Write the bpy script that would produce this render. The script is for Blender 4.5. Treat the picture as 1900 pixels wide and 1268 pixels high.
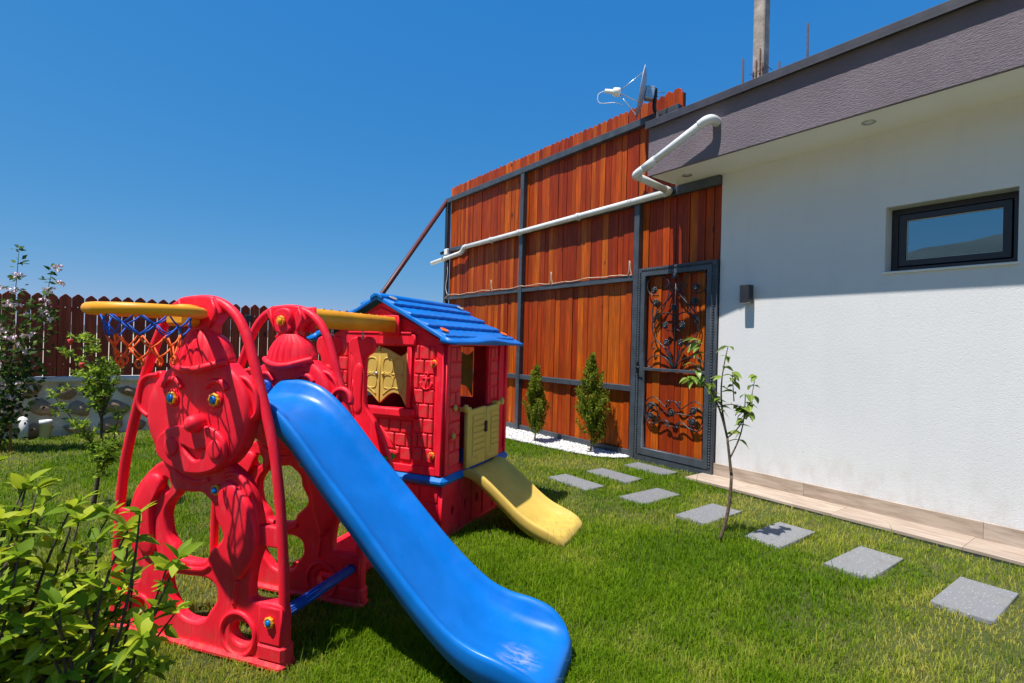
import bpy, bmesh, math, random
import numpy as np
from mathutils import Vector, Matrix, geometry
R = math.radians
for o in list(bpy.data.objects): bpy.data.objects.remove(o)
scene = bpy.context.scene
col = scene.collection
random.seed(7); rng = np.random.default_rng(7)

# ------------------------------------------------------------------ camera, sky, sun, exposure
cd = bpy.data.cameras.new('camera'); cam = bpy.data.objects.new('camera', cd); col.objects.link(cam)
YAW, PITCH, ROLL = R(53.1), R(.2286), R(1.529)
fwd = Vector((-math.sin(YAW)*math.cos(PITCH), math.cos(YAW)*math.cos(PITCH), math.sin(PITCH)))
r0 = Vector((math.cos(YAW), math.sin(YAW), 0)); u0 = r0.cross(fwd)
up = u0*math.cos(ROLL) - r0*math.sin(ROLL); rt = r0*math.cos(ROLL) + u0*math.sin(ROLL)
cam.matrix_world = Matrix(((rt.x, up.x, -fwd.x, 0), (rt.y, up.y, -fwd.y, 0), (rt.z, up.z, -fwd.z, 1.3), (0, 0, 0, 1)))
cd.sensor_width = 36; cd.lens = 36*967.2/1900; cd.clip_start = .05; cd.clip_end = 6000
scene.camera = cam
SUN_EL, SUN_AZ = R(67), math.atan2(-math.sin(R(4)), -math.cos(R(4)))   # azimuth from +Y, clockwise
world = bpy.data.worlds.new('World'); scene.world = world; world.use_nodes = True
wn = world.node_tree.nodes; wl = world.node_tree.links
bg = wn['Background']; sky = wn.new('ShaderNodeTexSky'); sky.sky_type = 'NISHITA'; sky.sun_disc = False
sky.sun_elevation = SUN_EL; sky.sun_rotation = SUN_AZ; sky.altitude = 4000; sky.air_density = 1.0; sky.dust_density = 0; sky.ozone_density = 1.0
EXPO = .55
# the photograph's deep, polarised-looking blue: one tone curve per channel for the whole sky
sp_ = wn.new('ShaderNodeSeparateColor'); cb_ = wn.new('ShaderNodeCombineColor'); wl.new(sky.outputs[0], sp_.inputs[0])
for i_, (k_, p_) in enumerate(((.75, 1.2), (.56, .45), (.72, .13))):
    pw = wn.new('ShaderNodeMath'); pw.operation = 'POWER'; pw.inputs[1].default_value = p_
    ml = wn.new('ShaderNodeMath'); ml.operation = 'MULTIPLY'; ml.inputs[1].default_value = k_*10*.1**p_/2**EXPO
    wl.new(sp_.outputs[i_], pw.inputs[0]); wl.new(pw.outputs[0], ml.inputs[0]); wl.new(ml.outputs[0], cb_.inputs[i_])
wl.new(cb_.outputs[0], bg.inputs[0]); bg.inputs[1].default_value = .10
sd = bpy.data.lights.new('sun', 'SUN'); sd.energy = 4.9; sd.angle = R(.53); sd.color = (1, .955, .89)
sun = bpy.data.objects.new('sun', sd); col.objects.link(sun)
sv = Vector((math.sin(SUN_AZ)*math.cos(SUN_EL), math.cos(SUN_AZ)*math.cos(SUN_EL), math.sin(SUN_EL)))
sun.rotation_euler = sv.to_track_quat('Z', 'Y').to_euler(); sun.location = (0, 0, 12)
scene.view_settings.view_transform = 'Standard'; scene.view_settings.look = 'None'
scene.view_settings.exposure = EXPO; scene.view_settings.gamma = 1; scene.view_settings.use_curve_mapping = False
scene.render.engine = 'CYCLES'; scene.cycles.use_denoising = True
scene.cycles.max_bounces = 8; scene.cycles.transparent_max_bounces = 8
scene.cycles.caustics_reflective = False; scene.cycles.caustics_refractive = False

# ------------------------------------------------------------------ materials
def lin(c):
    f = lambda x: x/12.92 if x <= .04045 else ((x+.055)/1.055)**2.4
    return tuple(f(x/255) for x in c)
class NT:
    def __init__(s, name):
        s.m = bpy.data.materials.new(name); s.m.use_nodes = True; s.n = s.m.node_tree.nodes; s.l = s.m.node_tree.links
        s.b = s.n['Principled BSDF']; s.out = s.n['Material Output']
    def add(s, t, **kw):
        n = s.n.new(t)
        for k, v in kw.items(): setattr(n, k, v)
        return n
    def link(s, a, b): s.l.new(a, b)
    def coord(s, scale=(1, 1, 1), kind='Object', rand=False):
        tc = s.add('ShaderNodeTexCoord'); mp = s.add('ShaderNodeMapping'); mp.inputs['Scale'].default_value = scale
        s.link(tc.outputs[kind], mp.inputs['Vector'])
        if rand:
            oi = s.add('ShaderNodeObjectInfo'); ml = s.add('ShaderNodeMath', operation='MULTIPLY'); ml.inputs[1].default_value = 37
            s.link(oi.outputs['Random'], ml.inputs[0]); cx = s.add('ShaderNodeCombineXYZ')
            for i in range(3): s.link(ml.outputs[0], cx.inputs[i])
            s.link(cx.outputs[0], mp.inputs['Location'])
        return mp.outputs[0]
    def noise(s, vec, scale, detail=4, rough=.55):
        n = s.add('ShaderNodeTexNoise'); n.inputs['Scale'].default_value = scale; n.inputs['Detail'].default_value = detail
        n.inputs['Roughness'].default_value = rough; s.link(vec, n.inputs['Vector']); return n.outputs['Fac']
    def ramp(s, fac, stops):
        r = s.add('ShaderNodeValToRGB'); e = r.color_ramp.elements
        while len(e) < len(stops): e.new(.5)
        for el, (p, c) in zip(e, stops): el.position = p; el.color = (*c, 1) if len(c) == 3 else c
        s.link(fac, r.inputs['Fac']); return r.outputs['Color']
    def mix(s, fac, a, b, mode='MIX'):
        m = s.add('ShaderNodeMix', data_type='RGBA', blend_type=mode)
        if isinstance(fac, float): m.inputs['Factor'].default_value = fac
        else: s.link(fac, m.inputs['Factor'])
        for v, i in ((a, 'A'), (b, 'B')):
            sock = [x for x in m.inputs if x.name == i and x.type == 'RGBA'][0]
            if isinstance(v, tuple): sock.default_value = (*v[:3], 1)
            else: s.link(v, sock)
        return [x for x in m.outputs if x.type == 'RGBA'][0]
    def bump(s, h, strength=.3, dist=.01, normal=None):
        b = s.add('ShaderNodeBump'); b.inputs['Strength'].default_value = strength; b.inputs['Distance'].default_value = dist
        s.link(h, b.inputs['Height'])
        if normal: s.link(normal, b.inputs['Normal'])
        s.link(b.outputs[0], s.b.inputs['Normal']); return b.outputs[0]
    def col(s, c):
        if isinstance(c, tuple): s.b.inputs['Base Color'].default_value = (*c[:3], 1)
        else: s.link(c, s.b.inputs['Base Color'])
    def rough(s, v):
        if isinstance(v, (int, float)): s.b.inputs['Roughness'].default_value = v
        else: s.link(v, s.b.inputs['Roughness'])
M = {}
def plastic(name, c, rough=.38, var=.12, streak=True, spec=.28, wear=False):
    t = NT(name); v = t.coord((1, 1, 1)); n1 = t.noise(v, 6, 5)
    a = tuple(x*(1-var) for x in c); b = tuple(min(1, x*(1+var)+.004) for x in c)
    cc = t.ramp(n1, [(.3, a), (.7, b)])
    if streak:   # dust, scuffs and a little soil near the ground
        sc = t.noise(t.coord((1, 1, .25)), 22, 6, .7); dust = tuple(min(1, .75*x+.10) for x in c)
        cc = t.mix(t.ramp(sc, [(.54, (0, 0, 0)), (.74, (.5, .5, .5))]), cc, dust)
        sx = t.add('ShaderNodeSeparateXYZ'); t.link(t.coord(), sx.inputs[0]); mr = t.add('ShaderNodeMapRange'); mr.inputs['From Min'].default_value = 0; mr.inputs['From Max'].default_value = .13; mr.inputs['To Min'].default_value = 1; mr.inputs['To Max'].default_value = 0
        t.link(sx.outputs[2], mr.inputs['Value']); mm = t.add('ShaderNodeMath', operation='MULTIPLY'); t.link(mr.outputs[0], mm.inputs[0]); t.link(t.ramp(t.noise(v, 30, 5, .7), [(.42, (0, 0, 0)), (.66, (.55, .55, .55))]), mm.inputs[1])
        cc = t.mix(mm.outputs[0], cc, (.16, .11, .06))
    if wear:     # rubbed pale patch where children land
        mp = t.add('ShaderNodeMapping'); mp.inputs['Location'].default_value = (-.90, -.20, -.11); tc = t.add('ShaderNodeTexCoord'); t.link(tc.outputs['Object'], mp.inputs['Vector'])
        ln = t.add('ShaderNodeVectorMath', operation='LENGTH'); t.link(mp.outputs[0], ln.inputs[0]); k1 = t.ramp(ln.outputs['Value'], [(.03, (1, 1, 1)), (.10, (0, 0, 0))])
        k2 = t.ramp(t.noise(t.coord((.4, 1, 1)), 45, 6, .75), [(.44, (0, 0, 0)), (.64, (.5, .5, .5))]); m2 = t.add('ShaderNodeMath', operation='MULTIPLY'); t.link(k1, m2.inputs[0]); t.link(k2, m2.inputs[1])
        cc = t.mix(m2.outputs[0], cc, (.46, .44, .50))
        cc = t.mix(t.ramp(t.noise(t.coord((.12, 1, 1)), 70, 4, .7), [(.62, (0, 0, 0)), (.75, (.22, .22, .22))]), cc, (.10, .30, .72))
    t.col(cc)
    n2 = t.noise(t.coord((1, 1, .06)), 160, 3); n3 = t.noise(v, 420, 2)
    t.rough(t.ramp(t.noise(v, 14, 4), [(.3, (rough-.07,)*3), (.75, (rough+.16,)*3)]))
    if streak:
        m = t.mix(.35, n2, n3); t.bump(m, .32, .004)
    else: t.bump(n3, .1, .002)
    t.b.inputs['Specular IOR Level'].default_value = spec
    M[name] = t.m
plastic('red_plastic', (.88, .010, .032), .46); plastic('blue_plastic', (.0005, .142, .50), .36, .1, False); plastic('slide_plastic', (.0005, .142, .50), .34, .12, False, .3, True)
plastic('dark_blue_plastic', (.004, .06, .36), .4, .1, False)
plastic('yellow_plastic', (.78, .32, .012), .4, .1, False); plastic('cream_plastic', (.62, .42, .085), .48, .1)
plastic('green_plastic', (.02, .25, .015), .4, .1, False); plastic('orange_cord', (.85, .12, .015), .6, .1, False); plastic('blue_cord', (.008, .09, .5), .6, .1, False)
plastic('white_pvc', (.62, .63, .63), .4, .08, False); plastic('white_plastic', (.72, .72, .7), .4, .06, False)
plastic('black_plastic', (.02, .02, .022), .45, .2, False)
def wood(name, cols, gloss=.42, scale=1):
    t = NT(name); oi = t.add('ShaderNodeObjectInfo'); base = t.ramp(oi.outputs['Random'], cols)
    g = t.noise(t.coord((1, 1, .035), rand=True), 55*scale, 6, .65); g2 = t.noise(t.coord((1, 1, .16), rand=True), 14*scale, 4, .6)
    c1 = t.mix(t.ramp(g, [(.38, (0, 0, 0)), (.60, (1, 1, 1))]), t.mix(.58, base, (.03, .006, .002)), base)
    c2 = t.mix(t.ramp(g2, [(.38, (1, 1, 1)), (.62, (0, 0, 0))]), c1, t.mix(.5, base, (.03, .008, .002)))
    vo = t.add('ShaderNodeTexVoronoi'); vo.inputs['Scale'].default_value = 3.2; t.link(t.coord((1.0, 1, .55), rand=True), vo.inputs['Vector'])
    kn = t.ramp(vo.outputs['Distance'], [(.035, (0, 0, 0)), (.085, (1, 1, 1))])
    t.col(t.mix(kn, (.035, .010, .004), c2)); t.rough(t.ramp(g, [(.3, (gloss+.2,)*3), (.7, (gloss,)*3)])); t.bump(g, .5, .005); t.b.inputs['Specular IOR Level'].default_value = .22; M[name] = t.m
wood('stained_wood', [(0, (.34, .030, .003)), (.25, (.41, .043, .003)), (.55, (.49, .064, .003)), (.8, (.58, .098, .004)), (.94, (.68, .145, .006)), (1, (.35, .034, .003))])
wood('dark_fence_wood', [(0, (.36, .055, .026)), (.5, (.44, .07, .032)), (1, (.52, .09, .04))], .5)
def simple(name, c, rough=.5, metal=0, ns=20, var=.2, bump=.15, bs=200, bd=.002):
    t = NT(name); v = t.coord(); n = t.noise(v, ns, 5)
    t.col(t.ramp(n, [(.3, tuple(x*(1-var) for x in c)), (.7, tuple(x*(1+var) for x in c))])); t.rough(rough)
    t.b.inputs['Metallic'].default_value = metal
    if bump: t.bump(t.noise(v, bs, 3), bump, bd)
    M[name] = t.m; return t
simple('grey_steel', (.050, .060, .074), .42, .0, 9, .25, .12); simple('iron', (.045, .048, .055), .38, .5, 40, .35, .3)
simple('brace_paint', (.10, .03, .028), .45); simple('window_frame', (.018, .018, .023), .35, 0, 20, .2, .05)
simple('zinc', (.42, .46, .5), .35, .7, 60, .3, .1); simple('dish_paint', (.50, .50, .53), .4, 0, 8, .12, .05)
simple('rust', (.06, .028, .02), .8, .2, 60, .5, .4); simple('roof_cap', (.045, .042, .052), .45, 0, 8, .25, .15)
simple('cable', (.52, .34, .24), .6); simple('white_cable', (.75, .75, .75), .5); simple('bark', (.115, .075, .045), .85, 0, 60, .4, .6, 90, .004)
simple('dark_bark', (.06, .04, .028), .85, 0, 60, .4, .6, 90, .004); simple('bamboo', (.35, .2, .08), .6)
simple('old_post', (.33, .28, .24), .85, 0, 7, .45, .5, 40, .006); simple('coping', (.66, .64, .60), .8, 0, 7, .2, .4, 60, .004)
simple('mortar', (.78, .69, .54), .9, 0, 5, .22, .7, 40, .012); simple('concrete', (.30, .28, .26), .9, 0, 14, .3, .5, 80, .005)
simple('lamp_black', (.022, .021, .026), .4); simple('lamp_glass', (.7, .7, .66), .25, 0, 20, .05, 0)
simple('screw', (.6, .6, .58), .4, .4); simple('petal_pink', (.86, .70, .76), .6, 0, 30, .2, 0); simple('petal_red', (.7, .05, .03), .6, 0, 30, .2, 0)
def stucco():
    t = NT('white_stucco'); v = t.coord(); n = t.noise(v, 1.3, 5, .6)
    sp = t.noise(t.coord((1, 1, .3)), 5, 4, .6)
    t.col(t.mix(t.ramp(sp, [(.30, (1, 1, 1)), (.5, (0, 0, 0))]), t.ramp(n, [(.3, (.635, .63, .63)), (.7, (.68, .675, .67))]), (.635, .63, .63))); t.rough(.9)
    cwall = t.b.inputs['Base Color'].links[0].from_socket
    sxyz = t.add('ShaderNodeSeparateXYZ'); t.link(t.coord(), sxyz.inputs[0]); mr = t.add('ShaderNodeMapRange'); mr.inputs['From Min'].default_value = .16; mr.inputs['From Max'].default_value = .55; mr.inputs['To Min'].default_value = 1; mr.inputs['To Max'].default_value = 0; t.link(sxyz.outputs[2], mr.inputs['Value'])
    dm = t.add('ShaderNodeMath', operation='MULTIPLY'); t.link(mr.outputs[0], dm.inputs[0]); t.link(t.ramp(t.noise(t.coord((1, 1, .5)), 9, 6, .7), [(.45, (0, 0, 0)), (.75, (.5, .5, .5))]), dm.inputs[1])
    cw2 = t.mix(dm.outputs[0], cwall, (.42, .36, .29))
    vs_ = t.add('ShaderNodeTexVoronoi'); vs_.inputs['Scale'].default_value = 2.3; t.link(t.coord(), vs_.inputs['Vector'])
    t.col(t.mix(t.ramp(vs_.outputs['Distance'], [(.012, (.5, .5, .5)), (.03, (0, 0, 0))]), cw2, (.3, .29, .27)))
    a = t.noise(v, 130, 3, .5); b = t.noise(v, 45, 3, .5)
    vv = t.add('ShaderNodeTexVoronoi'); vv.inputs['Scale'].default_value = 75; t.link(v, vv.inputs['Vector'])
    pit = t.ramp(vv.outputs['Distance'], [(.05, (0, 0, 0)), (.3, (1, 1, 1))])
    t.bump(t.mix(.35, t.mix(.5, a, b), pit), .5, .006); M['white_stucco'] = t.m
    t = NT('mauve_render'); v = t.coord((.16, 1, 1)); n = t.noise(v, 150, 5, .6); n2 = t.noise(t.coord(), 2.5, 4)
    t.col(t.ramp(n2, [(.3, (.150, .122, .145)), (.7, (.185, .152, .177))])); t.rough(.92)
    t.bump(t.ramp(n, [(.35, (0, 0, 0)), (.65, (1, 1, 1))]), .7, .007); M['mauve_render'] = t.m
    t = NT('soffit_paint'); n = t.noise(t.coord(), 3, 4); t.col(t.ramp(n, [(.3, (.80, .79, .75)), (.7, (.84, .83, .79))])); t.rough(.85)
    t.bump(t.noise(t.coord(), 120, 3), .15, .003); M['soffit_paint'] = t.m
    t = NT('travertine'); oi = t.add('ShaderNodeObjectInfo')
    b = t.ramp(oi.outputs['Random'], [(0, (.44, .35, .275)), (.5, (.50, .41, .33)), (1, (.40, .32, .26))])
    n = t.noise(t.coord((.12, 1, 1), rand=True), 30, 6, .6); c = t.mix(t.ramp(n, [(.35, (1, 1, 1)), (.6, (0, 0, 0))]), b, (.30, .225, .17)); t.col(c); t.rough(.45)
    t.bump(n, .1, .002); M['travertine'] = t.m
    t = NT('speckled_stone'); v = t.coord(rand=True); vo = t.add('ShaderNodeTexVoronoi'); vo.inputs['Scale'].default_value = 105; t.link(v, vo.inputs['Vector'])
    n = t.noise(v, 90, 4, .6); c = t.ramp(n, [(.3, (.11, .115, .125)), (.7, (.205, .21, .225))])
    vo2 = t.add('ShaderNodeTexVoronoi'); vo2.inputs['Scale'].default_value = 42; t.link(v, vo2.inputs['Vector'])
    c = t.mix(t.ramp(vo2.outputs['Distance'], [(.10, (1, 1, 1)), (.2, (0, 0, 0))]), c, (.50, .50, .49))
    c = t.mix(t.ramp(vo.outputs['Distance'], [(.08, (1, 1, 1)), (.2, (0, 0, 0))]), c, (.09, .09, .10))
    c = t.mix(t.ramp(t.noise(v, 5, 3), [(.45, (0, 0, 0)), (.8, (.35, .35, .35))]), c, (.22, .19, .14))
    oi = t.add('ShaderNodeObjectInfo'); c = t.mix(.35, c, t.ramp(oi.outputs['Random'], [(0, (.14, .14, .15)), (.5, (.21, .215, .22)), (1, (.26, .255, .25))]))
    c = t.mix(t.ramp(t.noise(v, 11, 5, .7), [(.56, (0, 0, 0)), (.72, (.45, .45, .45))]), c, (.11, .10, .085))
    t.col(c); t.rough(.75); t.bump(n, .35, .003); M['speckled_stone'] = t.m
    t = NT('rubble_stone'); v = t.coord(rand=True); oi = t.add('ShaderNodeObjectInfo')
    b = t.ramp(oi.outputs['Random'], [(0, (.42, .26, .15)), (.4, (.52, .36, .23)), (.7, (.56, .44, .32)), (1, (.36, .23, .14))])
    n = t.noise(v, 16, 6, .65); c = t.mix(t.ramp(n, [(.34, (1, 1, 1)), (.54, (0, 0, 0))]), b, (.17, .10, .06))
    t.col(t.mix(t.ramp(t.noise(v, 40, 4), [(.55, (0, 0, 0)), (.7, (.7, .7, .7))]), c, (.42, .36, .29))); t.rough(.9); t.bump(n, .8, .02); M['rubble_stone'] = t.m
    t = NT('pebble'); at = t.add('ShaderNodeAttribute', attribute_name='tint'); t.col(at.outputs['Color']); t.rough(.6); M['pebble'] = t.m
    t = NT('glass'); g = t.add('ShaderNodeBsdfGlossy'); g.inputs['Roughness'].default_value = .012; g.inputs['Color'].default_value = (.62, .80, .84, 1)
    nb = t.add('ShaderNodeBump'); nb.inputs['Strength'].default_value = .02; t.link(t.noise(t.coord(), 3, 2), nb.inputs['Height']); t.link(nb.outputs[0], g.inputs['Normal'])
    mx = t.add('ShaderNodeMixShader'); mx.inputs[0].default_value = .40; t.col((.012, .018, .022)); t.rough(.2)
    t.link(t.b.outputs[0], mx.inputs[1]); t.link(g.outputs[0], mx.inputs[2]); t.link(mx.outputs[0], t.out.inputs[0]); M['glass'] = t.m
    t = NT('lawn_soil'); v = t.coord(); n = t.noise(v, 60, 5, .7); n2 = t.noise(v, 1.4, 4)
    c = t.ramp(n, [(.3, (.03, .045, .004)), (.55, (.09, .12, .012)), (.8, (.20, .18, .04))]); t.col(t.mix(t.ramp(n2, [(.4, (0, 0, 0)), (.7, (.5, .5, .5))]), c, (.12, .11, .04))); t.rough(.95); t.bump(n, 1, .03); M['lawn_soil'] = t.m
    t = NT('dry_field'); n = t.noise(t.coord(), .4, 6, .6); t.col(t.ramp(n, [(.3, (.32, .28, .19)), (.7, (.45, .41, .31))])); t.rough(.95); M['dry_field'] = t.m
    t = NT('hill_cover'); n = t.noise(t.coord(), .008, 8, .6); t.col(t.ramp(n, [(.35, (.035, .055, .06)), (.65, (.07, .09, .09))])); t.rough(1); M['hill_cover'] = t.m
stucco()
def leafmat(name, stops, trans=.35, rough=.42, attr=None, veins=False):
    t = NT(name)
    if attr:
        at = t.add('ShaderNodeAttribute', attribute_name=attr); c = at.outputs['Color']
    else:
        oi = t.add('ShaderNodeObjectInfo'); c = t.ramp(oi.outputs['Random'], stops)
        c = t.mix(t.ramp(t.noise(t.coord(rand=True), 40, 3), [(.4, (0, 0, 0)), (.7, (.35, .35, .35))]), c, (.16, .22, .02))
        sx = t.add('ShaderNodeSeparateXYZ'); t.link(t.coord(), sx.inputs[0]); ab = t.add('ShaderNodeMath', operation='ABSOLUTE'); t.link(sx.outputs[1], ab.inputs[0])
        sk = t.add('ShaderNodeMath', operation='MULTIPLY_ADD'); sk.inputs[1].default_value = -.7; t.link(ab.outputs[0], sk.inputs[0]); t.link(sx.outputs[0], sk.inputs[2])
        wv = t.add('ShaderNodeMath', operation='SINE'); mu = t.add('ShaderNodeMath', operation='MULTIPLY'); mu.inputs[1].default_value = 700; t.link(sk.outputs[0], mu.inputs[0]); t.link(mu.outputs[0], wv.inputs[0])
        c = t.mix(t.ramp(wv.outputs[0], [(.80, (0, 0, 0)), (.98, (.30, .30, .30))]), c, (.45, .52, .12))
        c = t.mix(t.ramp(ab.outputs[0], [(.0007, (.7, .7, .7)), (.0014, (0, 0, 0))]), c, (.55, .60, .16))
        c = t.mix(t.ramp(t.noise(t.coord(rand=True), 22, 5, .7), [(.66, (0, 0, 0)), (.76, (.7, .7, .7))]), c, (.30, .17, .04))
    t.col(c); t.rough(rough); t.b.inputs['Specular IOR Level'].default_value = .1 if attr else .3; tr = t.add('ShaderNodeBsdfTranslucent'); t.link(t.mix(.75, c, (1.0, 1.0, .25), 'MULTIPLY') if False else c, tr.inputs['Color'])
    mx = t.add('ShaderNodeMixShader'); mx.inputs[0].default_value = trans
    t.link(t.b.outputs[0], mx.inputs[1]); t.link(tr.outputs[0], mx.inputs[2]); t.link(mx.outputs[0], t.out.inputs[0]); M[name] = t.m
leafmat('citrus_leaf', [(0, (.17, .27, .016)), (.35, (.30, .40, .02)), (.7, (.43, .50, .03)), (1, (.56, .56, .04))], .5, .4)
leafmat('young_leaf', [(0, (.10, .19, .025)), (.5, (.17, .28, .035)), (1, (.27, .38, .055))], .42, .35)
leafmat('tint_leaf', None, .45, .5, 'tint'); leafmat('grass_blade', None, .5, .6, 'tint')

# ------------------------------------------------------------------ mesh helpers
class MB:
    def __init__(s): s.v = []; s.f = []; s.m = []; s.sm = []; s.mi = 0
    def add(s, vs, fs, smooth=False, mi=None):
        k = len(s.v); s.v += [tuple(x) for x in vs]
        for f in fs: s.f.append(tuple(i+k for i in f)); s.m.append(s.mi if mi is None else mi); s.sm.append(smooth)
        return s
    def box(s, a, b, bev=0, mat=None, mi=None):
        x0, y0, z0 = a; x1, y1, z1 = b
        bm = bmesh.new(); bmesh.ops.create_cube(bm, size=1)
        for v in bm.verts: v.co = Vector(((x0+x1)/2+v.co.x*(x1-x0), (y0+y1)/2+v.co.y*(y1-y0), (z0+z1)/2+v.co.z*(z1-z0)))
        if bev: bmesh.ops.bevel(bm, geom=bm.edges[:], offset=min(bev, .45*min(abs(x1-x0), abs(y1-y0), abs(z1-z0))), segments=1, affect='EDGES')
        if mat: bm.transform(mat)
        bm.verts.index_update(); s.add([v.co[:] for v in bm.verts], [[v.index for v in f.verts] for f in bm.faces], False, mi); bm.free(); return s
    def tube(s, pts, r, n=8, closed=False, mi=None, cap=True):
        pts = [Vector(p) for p in pts]; N = len(pts); rs = r if isinstance(r, (list, tuple)) else [r]*N
        tg = []
        for i in range(N):
            a = pts[i-1] if (i or closed) else pts[0]; b = pts[(i+1) % N] if (i < N-1 or closed) else pts[-1]
            d = (b-a); tg.append(d.normalized() if d.length > 1e-9 else Vector((0, 0, 1)))
        nrm = tg[0].orthogonal().normalized(); vs = []; fs = []
        for i in range(N):
            nrm = (nrm - tg[i]*nrm.dot(tg[i])); nrm = nrm.normalized() if nrm.length > 1e-6 else tg[i].orthogonal().normalized()
            bn = tg[i].cross(nrm)
            for k in range(n):
                a = 2*math.pi*k/n; vs.append(pts[i]+(nrm*math.cos(a)+bn*math.sin(a))*rs[i])
        for i in range(N if closed else N-1):
            j = (i+1) % N
            for k in range(n): fs.append((i*n+k, i*n+(k+1) % n, j*n+(k+1) % n, j*n+k))
        s.add(vs, fs, True, mi)
        if cap and not closed:
            s.add(vs[:n], [tuple(range(n-1, -1, -1))], False, mi); s.add(vs[-n:], [tuple(range(n))], False, mi)
        return s
    def lathe(s, prof, mat=None, n=20, mi=None, lob=0, nl=8):
        vs = []; fs = []; m = mat or Matrix()
        for (r, h) in prof:
            for k in range(n):
                a = 2*math.pi*k/n; rr = r*(1+lob*math.cos(nl*a)); vs.append(m @ Vector((rr*math.cos(a), rr*math.sin(a), h)))
        for i in range(len(prof)-1):
            for k in range(n): fs.append((i*n+k, i*n+(k+1) % n, (i+1)*n+(k+1) % n, (i+1)*n+k))
        if prof[-1][0] > 1e-6: fs.append(tuple((len(prof)-1)*n+k for k in range(n)))
        if prof[0][0] > 1e-6: fs.append(tuple(range(n-1, -1, -1)))
        s.add(vs, fs, True, mi); return s
    def plate(s, outer, holes, y0, y1, bev=0, nb=3, mi=None, axis='xz'):
        """flat shape in local x,z extruded along y from y0 (front) to y1, rounded edges"""
        loops = [list(outer)]+[list(h) for h in holes]
        def area(l): return sum(l[i-1][0]*l[i][1]-l[i][0]*l[i-1][1] for i in range(len(l)))/2
        out = []
        for i, l in enumerate(loops):
            if (area(l) > 0) != (i == 0): l = l[::-1]
            out.append(l)
        loops = out; vs = []; fs = []; sm = []
        nrm = []
        for l in loops:
            q = []
            for i in range(len(l)):
                a, b, c = Vector(l[i-1]), Vector(l[i]), Vector(l[(i+1) % len(l)])
                e1 = (b-a); e2 = (c-b); n1 = Vector((-e1.y, e1.x)).normalized() if e1.length else Vector((0, 0)); n2 = Vector((-e2.y, e2.x)).normalized() if e2.length else n1
                n = n1+n2; n = n.normalized()/max(.5, math.cos(n1.angle(n2, 0)/2)) if n.length > 1e-6 else n1
                q.append(n)
            nrm.append(q)
        if bev:
            prof = [(bev*(1-math.sin(t*math.pi/2/nb)), y0+bev*(1-math.cos(t*math.pi/2/nb))) for t in range(nb+1)]
            prof += [(bev*(1-math.cos(t*math.pi/2/nb)), y1-bev*(1-math.sin(t*math.pi/2/nb))) for t in range(nb+1)]
        else: prof = [(0, y0), (0, y1)]
        ringidx = []
        for l, q in zip(loops, nrm):
            idx = []
            for (o, y) in prof:
                idx.append(len(vs)); vs += [(p[0]+n.x*o, y, p[1]+n.y*o) for p, n in zip(l, q)]
            ringidx.append(idx); L = len(l)
            for a, b in zip(idx[:-1], idx[1:]):
                for i in range(L): fs.append((a+i, a+(i+1) % L, b+(i+1) % L, b+i))
        s.add(vs, fs, bool(bev), mi)
        for end in (0, -1):
            polys = []; mp = []
            for l, q, idx in zip(loops, nrm, ringidx):
                st = idx[end]; polys.append([Vector((vs[st+i][0], vs[st+i][2], 0)) for i in range(len(l))]); mp += [st+i for i in range(len(l))]
            tr = geometry.tessellate_polygon(polys); y = prof[end][1]
            fl = []
            for t in tr:
                a, b, c = [Vector((vs[mp[i]][0], vs[mp[i]][2])) for i in t]
                ccw = (b-a).cross(c-a) > 0
                t = t if ccw == (end == 0) else t[::-1]
                fl.append(tuple(mp[i] for i in t))
            s.add(vs, fl, False, mi)
        return s
    def puff(s, loop, y, h, back=0, mi=None, ks=None):
        """domed relief on a closed loop, bulging towards -y"""
        cx = sum(p[0] for p in loop)/len(loop); cz = sum(p[1] for p in loop)/len(loop)
        ks = ks or [(1, back), (1, 0), (.985, -.4), (.95, -.66), (.86, -.85), (.68, -.94), (.4, -.98), (.15, -1)]
        vs = []; fs = []; L = len(loop)
        for k, d in ks:
            yy = y+(d*h if d <= 0 else d); vs += [(cx+(p[0]-cx)*k, yy, cz+(p[1]-cz)*k) for p in loop]
        for i in range(len(ks)-1):
            for j in range(L): fs.append((i*L+j, i*L+(j+1) % L, (i+1)*L+(j+1) % L, (i+1)*L+j))
        vs.append((cx, y-h, cz)); n = len(vs)-1; b = (len(ks)-1)*L
        for j in range(L): fs.append((b+j, b+(j+1) % L, n))
        s.add(vs, fs, True, mi); return s
    def mesh(s, name, mats):
        me = bpy.data.meshes.new(name); me.from_pydata(s.v, [], s.f)
        for m in (mats if isinstance(mats, (list, tuple)) else [mats]): me.materials.append(M[m])
        me.polygons.foreach_set('material_index', s.m); me.polygons.foreach_set('use_smooth', s.sm)
        bm = bmesh.new(); bm.from_mesh(me); bmesh.ops.remove_doubles(bm, verts=bm.verts, dist=1e-6); bmesh.ops.recalc_face_normals(bm, faces=bm.faces); bm.to_mesh(me); bm.free()
        me.update(); return me
    def build(s, name, mats, parent=None, loc=None):
        o = bpy.data.objects.new(name, s.mesh(name, mats)); col.objects.link(o)
        if parent: o.parent = parent
        if loc: o.location = loc
        return o
def inst(name, me, parent=None, loc=(0, 0, 0), rot=(0, 0, 0), sc=(1, 1, 1)):
    o = bpy.data.objects.new(name, me); col.objects.link(o); o.parent = parent; o.location = loc; o.rotation_euler = rot; o.scale = sc; return o
def empty(name, loc=(0, 0, 0), rz=0):
    o = bpy.data.objects.new(name, None); col.objects.link(o); o.location = loc; o.rotation_euler = (0, 0, rz); o.empty_display_size = .1; return o
def tag(o, label=None, cat=None, group=None, kind=None):
    for k, v in (('label', label), ('category', cat), ('group', group), ('kind', kind)):
        if v: o[k] = v
    return o
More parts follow.
